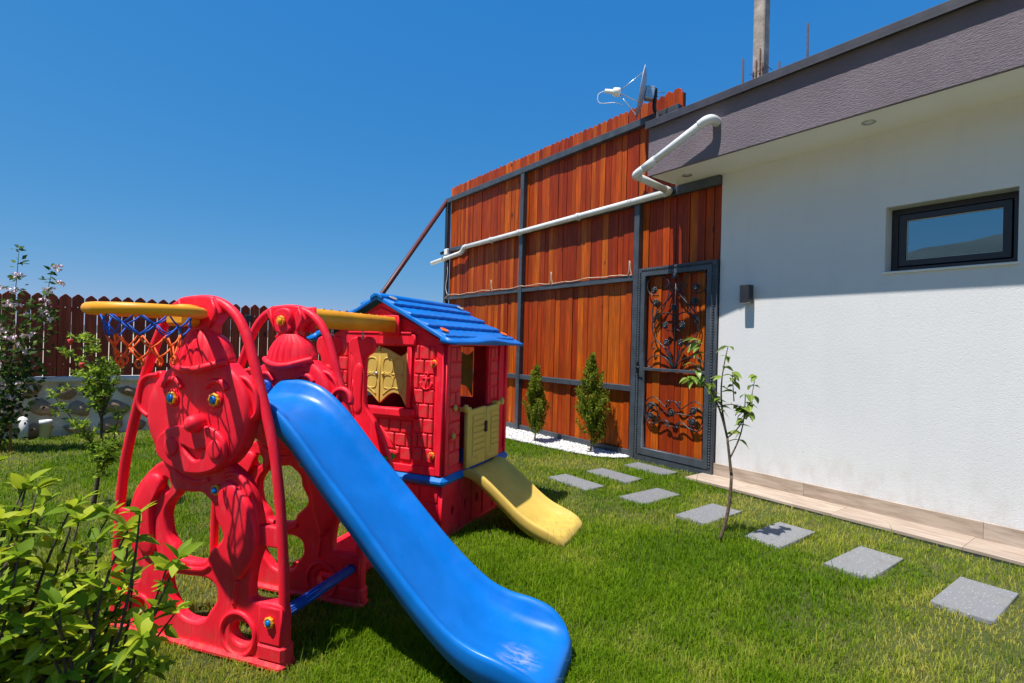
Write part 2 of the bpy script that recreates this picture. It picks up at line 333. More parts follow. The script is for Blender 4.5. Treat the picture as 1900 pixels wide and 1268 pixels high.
def smooth(loop, k=4, closed=True):
    P = [Vector((*p, 0)) if len(p) == 2 else Vector(p) for p in loop]; out = []; N = len(P); d = len(loop[0])
    for i in range(N if closed else N-1):
        p0 = P[i-1] if (closed or i) else P[0]; p1 = P[i]; p2 = P[(i+1) % N]; p3 = P[(i+2) % N] if (closed or i+2 < N) else P[-1]
        for t in range(k):
            t = t/k; q = .5*((2*p1)+(p2-p0)*t+(2*p0-5*p1+4*p2-p3)*t*t+(3*p1-p0-3*p2+p3)*t**3)
            out.append(tuple(q)[:d])
    if not closed: out.append(tuple(P[-1])[:d])
    return out
def ell(cx, cz, rx, rz, n=24): return [(cx+rx*math.cos(2*math.pi*i/n), cz+rz*math.sin(2*math.pi*i/n)) for i in range(n)]
def rect(x0, z0, x1, z1): return [(x0, z0), (x1, z0), (x1, z1), (x0, z1)]

# ------------------------------------------------------------------ ground, hills
D = 4.83
mb = MB(); mb.add([(-3000, -3000, -.03), (3000, -3000, -.03), (3000, 3000, -.03), (-3000, 3000, -.03)], [(0, 1, 2, 3)])
tag(mb.build('ground', 'dry_field'), kind='structure')
mb = MB(); nx, ny = 60, 50
vs = [(-8.6+12.6*i/nx, -6+10.9*j/ny, .004*math.sin(i*.9)*math.cos(j*1.1)-.004) for j in range(ny+1) for i in range(nx+1)]
mb.add(vs, [(j*(nx+1)+i, j*(nx+1)+i+1, (j+1)*(nx+1)+i+1, (j+1)*(nx+1)+i) for j in range(ny) for i in range(nx)], True)
tag(mb.build('lawn', 'lawn_soil'), kind='structure')
mb = MB(); na = 240; rings = [(1400, 0), (1500, .35), (1600, .75), (1750, 1), (2000, .8)]
def hill_h(az):   # azimuth in degrees, from +Y clockwise
    a = (az+180) % 360-180
    def bumpf(c, w, h): return h*math.exp(-((((a-c+180) % 360)-180)/w)**2)
    return bumpf(168, 22, 60)+bumpf(140, 18, 120)+bumpf(-174, 28, 270)+bumpf(-48, 15, 150)+bumpf(-20, 20, 160)+bumpf(100, 30, 140)+22
vs = []
for r, k in rings:
    for i in range(na):
        az = 360*i/na; h = hill_h(az)*(1+.012*math.sin(i*1.7)+.02*math.sin(i*.63+1)); vs.append((r*math.sin(R(az)), r*math.cos(R(az)), h*k-2))
mb.add(vs, [(j*na+i, j*na+(i+1) % na, (j+1)*na+(i+1) % na, (j+1)*na+i) for j in range(len(rings)-1) for i in range(na)], True)
tag(mb.build('hills', 'hill_cover'), kind='structure')

# ------------------------------------------------------------------ white house
WX = -2.96; XR = 4.5; SOF = 3.063; FY = 4.29; FX = -3.464
W1, W2, WZ0, WZ1 = -1.54, -.772, 1.945, 2.457
house = empty('house', (0, D, 0)); tag(house, 'white rendered single storey house with mauve roof fascia and small window', 'house')
MB().plate(rect(WX, .0, XR, SOF), [rect(W1, WZ0, W2, WZ1)], 0, .25).build('wall', 'white_stucco', house)
MB().box((WX+.02, .25, 0), (XR, 6, SOF)).build('rear_block', 'white_stucco', house)
MB().box((FX, FY-D+.03, SOF), (XR, .26, SOF+.04)).build('soffit', 'soffit_paint', house)
MB().box((FX-.003, FY-D, SOF-.012), (XR, FY-D+.03, 3.56), .003).build('fascia', 'mauve_render', house)
MB().box((FX-.002, FY-D+.03, SOF+.04), (XR, 6.0, 3.56)).build('roof_slab', 'mauve_render', house)
MB().box((FX-.012, FY-D-.055, 3.545), (XR, 6.05, 3.60), .006).box((FX-.012, FY-D-.055, 3.525), (XR, FY-D-.045, 3.55)).build('roof_cap', 'roof_cap', house)
x = -3.03; k = 0
while x < XR:
    L = 1.19 if k else .93
    MB().box((x, -.022, .032), (x+L-.0015, -.001, .150), .0008).build('plinth_tile', 'travertine', house); x += L; k += 1
x = -3.07; k = 0
while x < XR:
    L = .8 if k else .52
    MB().box((x, -.345, .012), (x+L-.0015, -.0005, .034), .001).build('ledge_tile', 'travertine', house); x += L; k += 1
MB().box((-3.06, -.335, -.03), (XR, -.001, .0115)).build('ledge_bed', 'concrete', house)
win = MB().plate(rect(W1, WZ0, W2, WZ1), [rect(W1+.045, WZ0+.045, W2-.045, WZ1-.045)], .135, .2, .003, 1).build('window', 'window_frame', house)
MB().plate(rect(W1+.052, WZ0+.052, W2-.052, WZ1-.052), [rect(W1+.10, WZ0+.098, W2-.10, WZ1-.098)], .127, .19, .003, 1).build('sash', 'window_frame', win)
MB().plate(rect(W1+.10, WZ0+.098, W2-.10, WZ1-.098), [rect(W1+.105, WZ0+.103, W2-.105, WZ1-.103)], .148, .154).build('glazing_bead', 'white_plastic', win)
MB().box((W1+.09, .155, WZ0+.09), (W2-.09, .165, WZ1-.09)).build('pane', 'glass', win)
MB().box((W1-.012, -.02, WZ0-.016), (W2+.012, .136, WZ0-.001), .002).build('sill', 'white_plastic', win)
for (x, y, lab) in ((-1.569, 4.528, 'small round recessed downlight in soffit, the one nearer the window'), (-3.194, 4.57, 'small round recessed downlight in soffit above the ornamental gate')):
    e = empty('downlight', (x, y, SOF)); tag(e, lab, 'downlight', 'soffit downlights')
    MB().lathe([(.028, -.001), (.042, -.008), (.047, -.006), (.047, .002), (.028, .002)], n=28).build('bezel', 'zinc', e)
    MB().lathe([(.0275, .002), (.0275, -.003), (.02, -.004), (0, -.004)], n=24).build('lens', 'lamp_glass', e)
e = empty('wall_lamp', (-2.645, D, 1.835)); tag(e, 'small black box wall lamp on white wall beside gate', 'wall lamp')
m = MB().box((-.045, -.105, -.085), (.045, -.012, .085), .006); m.build('housing', 'lamp_black', e)
MB().box((-.035, -.012, -.06), (.035, 0, .06), .002).build('back_plate', 'lamp_black', e)
MB().box((-.032, -.092, -.088), (.032, -.025, -.0852), 0).build('lens', 'lamp_glass', e)

# ------------------------------------------------------------------ tall timber fence
fence = empty('timber_fence', (0, D, 0)); tag(fence, 'tall orange-stained vertical board fence on dark grey steel frame', 'fence')
bcache = {}
def board_mesh(key, w, z0, z1, pointed, t=.022):
    k = (key, w, z0, z1, pointed)
    if k not in bcache:
        m = MB()
        if pointed:
            h = .032; m.plate([(-w/2, z0), (w/2, z0), (w/2, z1-h), (w*.28, z1-h*.35), (0, z1), (-w*.28, z1-h*.35), (-w/2, z1-h)], [], 0, t, .002, 1)
        else: m.box((-w/2, 0, z0), (w/2, t, z1), .002)
        bcache[k] = m.mesh('board', 'stained_wood')
    return bcache[k]
def boards(x0, x1, z0, z1, parent, pointed=False, y=.02):
    x = x0; k = 0
    while x < x1-.03:
        w = random.choice((.08, .088, .095, .102)); w = min(w, x1-x)
        if x1-x-w < .05: w = x1-x
        w = round(w, 3); me = board_mesh('b', w-.003, z0, z1, pointed)
        inst('board', me, parent, (x+w/2, y+random.uniform(-.005, .006), random.uniform(-.006, .006) if pointed else 0), (0, random.uniform(-.002, .002), 0)); x += w
boards(-8.45, -3.49, 3.02, 4.165, fence, True); boards(-8.45, -4.03, 2.10, 3.012, fence); boards(-8.45, -4.03, .05, 2.092, fence)
boards(-3.965, -2.965, 2.20, 3.05, fence, y=.025)
MB().box((-4.03, .045, .02), (-2.962, .05, 3.05)).build('backing_sheet', 'grey_steel', fence)
for x0, x1, z1 in ((-8.53, -8.45, 3.955), (-6.25, -6.17, 3.87), (-4.04, -3.965, 3.0)):
    MB().box((x0, -.055, 0), (x1, .018, z1), .004).build('post', 'grey_steel', fence)
def rail(x0, x1, z0, z1, y0=-.045, y1=.017): MB().box((x0, y0, z0), (x1, y1, z1), .004).build('rail', 'grey_steel', fence)
rail(-8.53, -3.47, 3.87, 3.955, -.06)
for a, b in ((-8.45, -6.25), (-6.17, -4.04)):
    rail(a, b, 2.075, 2.14); rail(a, b, .775, .842); rail(a, b, 2.955, 3.02)
    MB().box((a, -.02, -.02), (b, .016, .085), .003).build('kick_plate', 'grey_steel', fence)
rail(-3.965, -2.963, 2.965, 3.06)
MB().box((-3.49, .02, 3.0), (-3.465, .07, 4.1)).build('end_board', 'stained_wood', fence)
# gate
gate = empty('metal_gate', (0, D, 0)); tag(gate, 'dark grey steel gate with timber boards and wrought iron flower scrollwork', 'gate')
GX0, GX1 = -3.962, -2.968
MB().plate(rect(GX0, -.02, GX1, 2.205), [rect(GX0+.045, .075, GX1-.045, 2.165)], -.05, .018, .003, 1).build('door_frame', 'grey_steel', gate)
MB().plate(rect(GX0+.048, .078, GX1-.048, 2.162), [rect(GX0+.105, .155, GX1-.105, 2.11)], -.058, .012, .004, 1).build('leaf_frame', 'grey_steel', gate)
MB().box((GX0+.105, -.05, 1.035), (GX1-.105, .0, 1.068), .003).build('cross_bar', 'grey_steel', gate)
m = MB()
for z in np.arange(.1, 2.15, .028):
    for x in (GX0+.03, GX1-.03): m.box((x-.010, -.066, z), (x+.010, -.0505, z+.018), .004)
for x in np.arange(GX0+.05, GX1-.05, .028): m.box((x, -.066, 2.17), (x+.018, -.0505, 2.19), .004)
m.build('beaded_trim', 'grey_steel', gate)
boards(GX0+.1, GX1-.1, .12, 2.13, gate, y=.014)
MB().box((GX0+.03, .046, .1), (GX1-.03, .05, 2.14)).build('backing_sheet', 'grey_steel', gate)
GC = -3.458
def g3(pts, y=-.03): return [(p[0], y, p[1]) for p in pts]
def mir(pts): return [(2*GC-p[0], p[1]) for p in pts]
def spiral(cx, cz, r, a0, turns, n=16): return [(cx+r*(1-.72*i/n)*math.cos(a0+turns*2*math.pi*i/n), cz+r*(1-.72*i/n)*math.sin(a0+turns*2*math.pi*i/n)) for i in range(n+1)]
scr = {'a': [(-3.682, 1.878), (-3.764, 1.886), (-3.828, 1.937), (-3.841, 2.023), (-3.801, 2.088), (-3.71, 2.105), (-3.609, 2.08), (-3.552, 2.018), (-3.541, 1.935), (-3.58, 1.807), (-3.646, 1.678), (-3.713, 1.563)],
 'b': [(-3.46, 1.954), (-3.533, 1.853), (-3.657, 1.728), (-3.745, 1.613), (-3.756, 1.513), (-3.708, 1.396), (-3.605, 1.314), (-3.534, 1.251), (-3.472, 1.08)],
 'c': [(-3.732, 1.513), (-3.724, 1.596), (-3.675, 1.654), (-3.587, 1.684), (-3.508, 1.665), (-3.462, 1.591), (-3.463, 1.527), (-3.503, 1.487), (-3.571, 1.495)],
 'd': [(-3.715, 1.296), (-3.745, 1.278), (-3.757, 1.328), (-3.717, 1.371), (-3.646, 1.347), (-3.564, 1.266), (-3.483, 1.10)],
 'e': [(-3.739, 1.094), (-3.779, 1.072), (-3.818, 1.099), (-3.803, 1.158), (-3.732, 1.203), (-3.641, 1.206), (-3.551, 1.169), (-3.475, 1.075)],
 'f': [(-3.54, 1.36), (-3.51, 1.24), (-3.465, 1.08)], 'g': [(-3.60, 1.95), (-3.55, 1.99), (-3.50, 1.985), (-3.475, 1.955), (-3.50, 1.93), (-3.525, 1.945)],
 'h': [(-3.735, 1.80), (-3.76, 1.7), (-3.745, 1.58)], 'i': [(-3.69, 1.80), (-3.70, 1.7), (-3.735, 1.58)],
 'l': [(-3.66, .60), (-3.70, .66), (-3.76, .68), (-3.81, .64), (-3.815, .56), (-3.79, .50), (-3.73, .47), (-3.68, .50), (-3.66, .57)],
 'm': [(-3.64, .555), (-3.70, .44), (-3.78, .45), (-3.835, .53), (-3.842, .62), (-3.80, .71), (-3.715, .745), (-3.63, .70), (-3.565, .652), (-3.52, .665), (-3.50, .70), (-3.53, .725), (-3.555, .70)],
 'n': [(-3.74, .445), (-3.66, .46), (-3.58, .505), (-3.53, .50), (-3.50, .465), (-3.53, .445), (-3.555, .465)], 'o': [(-3.55, .66), (-3.50, .715), (-3.46, .72)], 'p': [(-3.55, .50), (-3.50, .45), (-3.46, .445)]}
for k, pts in scr.items():
    sp = smooth(pts, 5, False)
    for q in (sp, mir(sp)): MB().tube(g3(q, -.028 if k in 'acelm' else -.036), .0065, 6).build('scroll', 'iron', gate)
MB().tube([(GC, -.036, 1.07), (GC, -.036, 1.52), (GC, -.036, 1.74), (GC, -.036, 2.085)], .006, 6).build('stem', 'iron', gate)
MB().tube([(-3.73, -.04, .595), (GC, -.04, .595), (-3.18, -.04, .595)], .006, 6).build('stem', 'iron', gate)
def rosette():
    m = MB(); base = Matrix.Rotation(R(90), 4, 'X')
    for ring, (n, rr, tilt, zz) in enumerate(((7, .019, 20, .004), (6, .012, 45, .010))):
        for i in range(n):
            a = 2*math.pi*(i+.5*ring)/n
            for_m = base @ Matrix.Rotation(a, 4, 'Z') @ Matrix.Translation((rr*.75, 0, zz)) @ Matrix.Rotation(R(-tilt), 4, 'Y')
            m.lathe([(0, -.002), (rr*.62, 0), (rr*.7, .002), (rr*.4, .004), (0, .003)], for_m, 8)
    m.lathe([(.007, .004), (.008, .012), (.005, .017), (0, .018)], base, 10); return m.mesh('rose', 'iron')
rose_me = rosette()
for i, (x, z) in enumerate([(GC, 2.084), (-3.724, 1.939), (-3.704, 1.799), (-3.455, 1.736), (-3.563, 1.544), (-3.547, 1.356), (-3.363, 1.356), (-3.212, 1.799), (-3.192, 1.939), (-3.353, 1.544), (-3.735, .643), (-3.732, .534), (GC, .595), (-3.19, .652), (-3.19, .537)]):
    inst('rose', rose_me, gate, (x, -.042, z), (0, random.uniform(0, 6), 0), (1.6, 1.6, 1.6))
MB().box((-3.93, -.095, 1.0), (-3.915, -.065, 1.13), .004).tube([(-3.92, -.075, 1.07), (-3.92, -.11, 1.07), (-3.86, -.115, 1.07)], .007, 8).build('handle', 'iron', gate)
# brown diagonal brace
e = MB().tube([(-8.5, 4.80, 3.93), (-8.5, 2.16, 0)], .045, 4).build('fence_brace', 'brace_paint'); tag(e, 'brown steel brace running diagonally from top of tall fence', 'brace')
# drain pipe
pipe = empty('drain_pipe', (-3.5, D-.08, 2.95)); tag(pipe, 'long white plastic rainwater pipe running from roof along tall fence', 'pipe')
def W(p): return Vector(p)-Vector((-3.5, D-.08, 2.95))
PR = .037
def pseg(a, b, r=PR, name='pipe_segment'): return MB().tube([W(a), W(b)], r, 16).build(name, 'white_pvc', pipe)
def pel(pts, r=PR*1.13): return MB().tube([W(p) for p in smooth(pts, 5, False)], r, 16).build('elbow', 'white_pvc', pipe)
pel([(-2.70, FY+.01, 3.36), (-2.70, FY-.07, 3.37), (-2.735, FY-.11, 3.36), (-2.80, FY-.115, 3.335)])
pseg((-2.78, FY-.115, 3.343), (-3.46, FY-.115, 3.085)); 
MB().tube([W((-3.28, FY-.115, 3.153)), W((-3.42, FY-.115, 3.10))], PR*1.15, 16).build('coupling', 'white_pvc', pipe)
pel([(-3.43, FY-.115, 3.096), (-3.50, FY-.115, 3.07), (-3.535, FY-.10, 3.056), (-3.535, FY-.05, 3.05)])
pseg((-3.535, FY-.07, 3.052), (-3.535, D-.12, 3.005))
pel([(-3.535, D-.16, 3.01), (-3.535, D-.10, 3.005), (-3.56, D-.085, 3.0), (-3.61, D-.085, 2.998)])
pseg((-3.58, D-.085, 2.998), (-7.72, D-.085, 2.955)); pel([(-7.68, D-.085, 2.957), (-7.78, D-.085, 2.95), (-7.84, D-.085, 2.89), (-7.92, D-.085, 2.865)])
pseg((-7.88, D-.085, 2.87), (-8.95, D-.085, 2.80)); 
MB().tube([W((-8.36, D-.085, 2.839)), W((-8.5, D-.085, 2.829))], PR*1.15, 16).build('coupling', 'white_pvc', pipe)
for x in (-4.95, -6.21, -6.95): 
    z = 2.998-(x+3.58)/(-4.14)*.043
    MB().tube([W((x-.03, D-.085, z)), W((x+.03, D-.085, z))], PR*1.2, 16).box(W((x-.012, D-.085, z-.05)), W((x+.012, D-.055, z-.03)), .002).build('bracket', 'white_pvc', pipe)
# security camera at the far end of the fence
e = empty('security_camera', (-8.40, D-.06, 2.95)); tag(e, 'tiny white security camera with black front at far end of tall fence', 'camera')
MB().box((-.05, -.05, -.055), (.06, .0, .055), .01).build('junction_box', 'white_plastic', e)
MB().tube([(-.05, -.03, .0), (-.15, -.05, -.015)], .03, 12).build('camera_head', 'black_plastic', e)
# cable on the mid rail
pts = []; xs = np.arange(-8.36, -4.04, .035)
for x in xs:
    z = 2.155+.008*math.sin(x*5)+.006*math.sin(x*13+1)+random.uniform(-.003, .003)
    for lx in (-6.97, -5.48, -4.08):
        if abs(x-lx) < .018: pts += [(x-.03, D-.05, z), (x-.008, D-.055, z+.06), (x-.004, D-.06, z+.15), (x+.006, D-.06, z+.16), (x+.01, D-.055, z+.06), (x+.03, D-.05, z)]
    pts.append((x, D-.052, z))
pts = [(-8.42, D-.07, 2.0), (-8.45, D-.075, 2.08), (-8.40, D-.065, 2.12)]+pts
e = MB().tube(smooth(pts, 2, False), .007, 6).build('cable', 'cable'); tag(e, 'pale light cable draped along middle rail of tall fence', 'cable')
e = MB().tube(smooth([(-8.40, D-.06, 2.75), (-8.38, D-.06, 2.55), (-8.42, D-.065, 2.3), (-8.36, D-.06, 2.16)], 5, False), .005, 6).build('cable', 'white_cable'); tag(e, 'thin white wire hanging down far end post of tall fence', 'cable')

# ------------------------------------------------------------------ satellite dish, roof post, rods
e = empty('satellite_dish', (-3.44, 4.42, 3.60)); tag(e, 'grey satellite dish on black bent tube at roof edge', 'satellite dish')
dc = Vector((-3.78, 4.55, 4.11))-Vector((-3.44, 4.42, 3.60))
ax = Vector((-.72, -.66, .16)).normalized()     # pointing direction
mt = Matrix.Translation(dc) @ ax.to_track_quat('Z', 'Y').to_matrix().to_4x4()
prof = [(0, -.03), (.10, -.025), (.18, -.012), (.24, .006), (.275, .02), (.278, .026), (.272, .026), (.235, .012), (.17, -.006), (.1, -.018), (0, -.023)]
MB().lathe(prof, mt, 40).build('reflector', 'dish_paint', e)
f = dc+ax*.29+Vector((0, 0, -.02))
lt = ax.orthogonal().normalized(); upv = (Vector((0, 0, 1))-ax*ax.z).normalized(); sidev = ax.cross(upv)
for d in (upv*.25, -upv*.26, sidev*.24): MB().tube([dc+d+ax*.012, f-ax*.02], .0055, 6).build('strut', 'zinc', e)
fm = Matrix.Translation(f) @ (-ax).to_track_quat('Z', 'Y').to_matrix().to_4x4()
MB().lathe([(.0, -.13), (.022, -.125), (.026, -.04), (.045, -.03), (.05, .03), (.042, .045), (0, .05)], fm, 16).build('feed_horn', 'white_plastic', e)
MB().tube(smooth([f+ax*.13, f+ax*.2+Vector((0, 0, -.05)), f+ax*.18+Vector((0, 0, -.14)), f+ax*.02+Vector((0, 0, -.12)), f-ax*.1-upv*.13], 6, False), .004, 6).build('feed_cable', 'white_cable', e)
b = dc-ax*.08
MB().box((-.05, -.045, -.07), (.05, .045, .07), .008, Matrix.Translation(b) @ ax.to_track_quat('X', 'Z').to_matrix().to_4x4()).build('mount_bracket', 'zinc', e)
k = dc-ax*.14
MB().tube(smooth([k+Vector((0, 0, .06)), k, k+Vector((0, -.01, -.16)), k+Vector((.06, -.03, -.27)), Vector((0, 0, -.005))+Vector((-.02, .0, .03)), Vector((.07, .02, 0))], 6, False), .022, 12).build('bent_tube', 'black_plastic', e)
for dz in (-.02, .03): MB().tube([b+Vector((0, 0, dz)), b-ax*.16+Vector((0, 0, dz))], .005, 6).build('bolt', 'zinc', e)
MB().box((.0, -.05, -.004), (.13, .08, .006), .002).build('foot_plate', 'black_plastic', e)
e = empty('roof_post', (-3.22, 6, 3.60)); tag(e, 'weathered concrete post rising from the roof', 'post')
MB().box((-.068, -.068, 0), (.068, .068, 3.1), .012).build('shaft', 'old_post', e)
for i, x in enumerate((-.05, -.015, .03, .06)): MB().tube([(x, -.078, 0), (x+.004, -.08, 1.0+.12*i % .3)], .008, 6).build('starter_bar', 'rust', e)
MB().tube(smooth([(-.1, -.08, .98), (0, -.1, .96), (.1, -.08, 1.0), (.14, 0, .97)], 5, False), .004, 5).build('tie_wire', 'rust', e)
for x, z1, lab in ((-3.437, 4.85, 'short rusty steel rod on roof just left of concrete post'), (-2.69, 4.93, 'tallest thin rusty steel rod standing on the roof at right'), (-2.995, 4.63, 'tiny rusty rod stub on roof just right of concrete post')):
    e = MB().tube([(x, 6, 3.60), (x+.004, 6, (z1+3.6)/2), (x-.003, 6, z1)], .011, 7).build('steel_rod', 'rust'); tag(e, lab, 'steel rod', 'rods standing on the roof')

# ------------------------------------------------------------------ far picket fence on a rubble wall
FXX = -8.62
wall = empty('stone_wall', (FXX, 0, 0)); tag(wall, 'low rubble stone wall with pale mortar and flat coping', 'wall')
m = MB(); ny, nz = 110, 12; Y0, Y1 = -5.0, 4.70
mb = MB(); vs = [(.0+.018*math.sin(j*.9+i*1.3)*math.sin(i*.7+j*.33), Y0+(Y1-Y0)*j/ny, .70*i/nz-.03) for i in range(nz+1) for j in range(ny+1)]
fs = [(i*(ny+1)+j, i*(ny+1)+j+1, (i+1)*(ny+1)+j+1, (i+1)*(ny+1)+j) for i in range(nz) for j in range(ny)]
mb.add(vs, fs, True); mb.box((-.26, Y0, -.03), (-.02, Y1, .67)); mb.build('mortar_face', 'mortar', wall)
MB().box((-.30, Y0, .672), (.06, Y1, .735), .008).build('coping', 'coping', wall)
def stone_mesh(i):
    r = np.random.default_rng(100+i); bm = bmesh.new(); bmesh.ops.create_icosphere(bm, subdivisions=2, radius=1)
    ph = r.uniform(0, 6, 6)
    for v in bm.verts:
        c = v.co; k = 1+.20*math.sin(2.3*c.y+ph[0])+.18*math.sin(2.7*c.z+ph[1])+.12*math.sin(4*c.y+4*c.z+ph[2])
        v.co = Vector((c.x*(1+.25*math.sin(4*c.y+ph[3])*math.sin(4*c.z+ph[4])), c.y*k, c.z*k))
    me = bpy.data.meshes.new('rubble'); bm.to_mesh(me); bm.free(); me.materials.append(M['rubble_stone'])
    for p in me.polygons: p.use_smooth = True
    return me
sm_ = [stone_mesh(i) for i in range(9)]; y = -2.6; 
for row, (zc, hh) in enumerate(((.11, .105), (.335, .10), (.545, .085))):
    y = -2.7+.14*row
    while y < 4.5:
        w = random.uniform(.075, .17); inst('rubble', random.choice(sm_), wall, (.004, y+w, zc+random.uniform(-.03, .03)), (random.uniform(-.5, .5), 0, 0), (.085, w*random.choice((-1, 1)), hh*random.uniform(.7, 1.1))); y += 2*w+random.uniform(.04, .12)
pf = empty('picket_fence', (FXX, 0, .735)); tag(pf, 'dark brown picket fence with pointed tops on stone wall', 'fence')
pm = []
for q in range(4):
    m = MB(); w = .1195; zt = 1.035+.004*q
    m.plate([(-w/2, .008), (w/2, .008), (w/2, zt-.05), (w*.40, zt-.036), (w*.08, zt-.001), (-w*.08, zt-.001), (-w*.40, zt-.036), (-w/2, zt-.05)], [], -.018, 0, .002, 1, 0)
    for z in (.16, .87):
        for x in (-.0, ): m.lathe([(.0, -.0235), (.006, -.0225), (.008, -.018)], Matrix.Translation((x, -.0, z)) @ Matrix() if False else Matrix(((1, 0, 0, x), (0, 0, 1, 0), (0, -1, 0, z), (0, 0, 0, 1))) @ Matrix.Scale(-1, 4, (0, 0, 1)) if False else Matrix(((1, 0, 0, x), (0, 0, 1, 0), (0, 1, 0, z), (0, 0, 0, 1))), 8, 1)
    pm.append(m.mesh('picket', ['dark_fence_wood', 'screw']))
y = -4.9
while y < 4.65:
    inst('picket', random.choice(pm), pf, (.02, y, random.uniform(-.004, .004)), (0, random.uniform(-.004, .004), R(90))); y += .1275
for z in (.14, .85): MB().box((-.045, -4.95, z-.03), (.0, 4.7, z+.03), .003).build('rail', 'dark_fence_wood', pf)
for y in (-4.2, -2.4, -.62, 1.15, 2.95): MB().box((-.10, y-.03, -.0), (-.046, y+.03, .98), .003).build('post', 'grey_steel', pf)
e = MB().box((-8.60, 1.46, 1.52), (-8.53, 1.56, 1.62), .006).build('fence_lamp', 'lamp_black'); tag(e, 'small square black light fixed on brown picket fence', 'lamp')
e = empty('drain_stub', (-8.42, -.70, 0)); tag(e, 'white plastic pipe stub standing on lawn beside stone wall', 'pipe')
MB().lathe([(.055, 0), (.055, .17), (.062, .17), (.062, .225), (.052, .225), (.052, .1), (.0, .1)], n=24).build('pipe_body', 'white_pvc', e)
e = empty('drain_pipe', (-8.48, -.90, 0)); tag(e, 'short white plastic pipe leaning out of foot of stone wall', 'pipe')
MB().tube([(-.06, -.02, .23), (.0, .0, .20), (.04, .0, .0)], .045, 16).build('pipe_body', 'white_pvc', e)

# ------------------------------------------------------------------ stepping stones
S = [(-.724, 3.67, 0, 'grey speckled stepping stone nearest the camera at right edge of lawn'), (-1.247, 3.703, 0, 'grey stepping stone second from the right edge of the path'),
     (-1.785, 3.728, 0, 'grey stepping stone with leaf shadows of young tree on it'), (-2.324, 3.71, 0, 'grey stepping stone just behind thin trunk of young tree'), (-2.879, 3.705, 0, 'grey stepping stone where the path turns towards the gate, first beyond young tree'),
     (-3.56, 3.465, 1, 'narrow looking stepping stone closest to yellow slide, leftmost of three before gate'), (-3.54, 3.975, 1, 'middle of three stepping stones lying in front of gate'), (-3.525, 4.525, 1, 'stepping stone right in front of the gate, farthest of the path')]
stone_rects = []
for i, (x, y, k, lab) in enumerate(S):
    hx, hy = (.125, .258) if k == 0 else (.258, .118)
    m = MB(); loop = []
    for cx, cy in ((-hx, -hy), (hx, -hy), (hx, hy), (-hx, hy)): loop.append((cx+random.uniform(-.006, .006), cy+random.uniform(-.006, .006)))
    o = MB().plate([(p[0], p[1]) for p in loop], [], -.018, .04, .004, 2).build('stepping_stone', 'speckled_stone')
    o.rotation_euler = (R(90), 0, R(random.uniform(-1.2, 1.2))); o.scale = (1, 1, 1); o.rotation_euler[0] = R(-90)
    o.location = (x, y, 0); tag(o, lab, 'stepping stone', 'stepping stones across the lawn'); stone_rects.append((x-hx, x+hx, y-hy, y+hy))

# ------------------------------------------------------------------ play set (bear panels, slide, hoop, swing beam)
PO = Vector((-2.161, .544, 0)); PA = R(35)
play = empty('climbing_frame', PO, PA); tag(play, 'red plastic slide frame with two bear-shaped side panels and blue slide', 'play frame')
HEAD = [(-.575, 1.169), (-.648, 1.124), (-.685, 1.08), (-.711, 1.022), (-.718, .943), (-.706, .895), (-.675, .834), (-.625, .775), (-.568, .739), (-.494, .722), (-.404, .724), (-.326, .746), (-.259, .789), (-.211, .847), (-.188, .901), (-.173, .955), (-.171, 1.014), (-.186, 1.072), (-.221, 1.13), (-.265, 1.168), (-.308, 1.193), (-.44, 1.2)]
EARL = [(-.671, 1.137), (-.729, 1.131), (-.767, 1.115), (-.788, 1.085), (-.799, 1.038), (-.802, .994), (-.781, .959), (-.73, .931), (-.69, .96), (-.66, 1.05)]
EARR = [(-.274, 1.143), (-.24, 1.145), (-.198, 1.134), (-.164, 1.105), (-.144, 1.067), (-.136, 1.015), (-.147, .978), (-.183, .949), (-.21, .98), (-.24, 1.07)]
HAT = [(-.578, 1.175), (-.575, 1.204), (-.562, 1.239), (-.536, 1.278), (-.501, 1.306), (-.438, 1.312), (-.376, 1.305), (-.332, 1.272), (-.313, 1.233), (-.301, 1.19), (-.371, 1.17), (-.441, 1.157), (-.514, 1.161)]
ARCHTOP = [(-.593, 1.436), (-.566, 1.458), (-.488, 1.467), (-.407, 1.465), (-.378, 1.448), (-.347, 1.398), (-.355, 1.378), (-.384, 1.343), (-.399, 1.295), (-.536, 1.295), (-.523, 1.324), (-.529, 1.345), (-.567, 1.383)]
MOUTH = [(-.476, .846), (-.456, .820), (-.430, .799), (-.408, .793), (-.384, .803), (-.370, .824), (-.356, .848), (-.396, .830), (-.433, .832)]
MUZZLE = [(-.469, .933), (-.55, .916), (-.604, .885), (-.626, .841), (-.619, .8), (-.581, .769), (-.525, .747), (-.452, .734), (-.373, .739), (-.305, .762), (-.264, .799), (-.253, .846), (-.267, .891), (-.311, .924), (-.372, .936)]
TUBE = [(-.928, .02), (-.925, .112), (-.926, .275), (-.923, .438), (-.915, .578), (-.896, .72), (-.868, .841), (-.837, .953), (-.802, 1.072), (-.767, 1.175), (-.722, 1.277), (-.677, 1.357), (-.622, 1.415), (-.56, 1.44), (-.48, 1.45), (-.403, 1.445), (-.34, 1.422), (-.282, 1.378), (-.242, 1.322), (-.209, 1.249), (-.181, 1.17), (-.154, 1.091), (-.13, 1.02), (-.103, .936), (-.08, .859), (-.064, .784), (-.044, .664), (-.031, .557), (-.017, .416), (-.006, .239), (-.002, .06)]
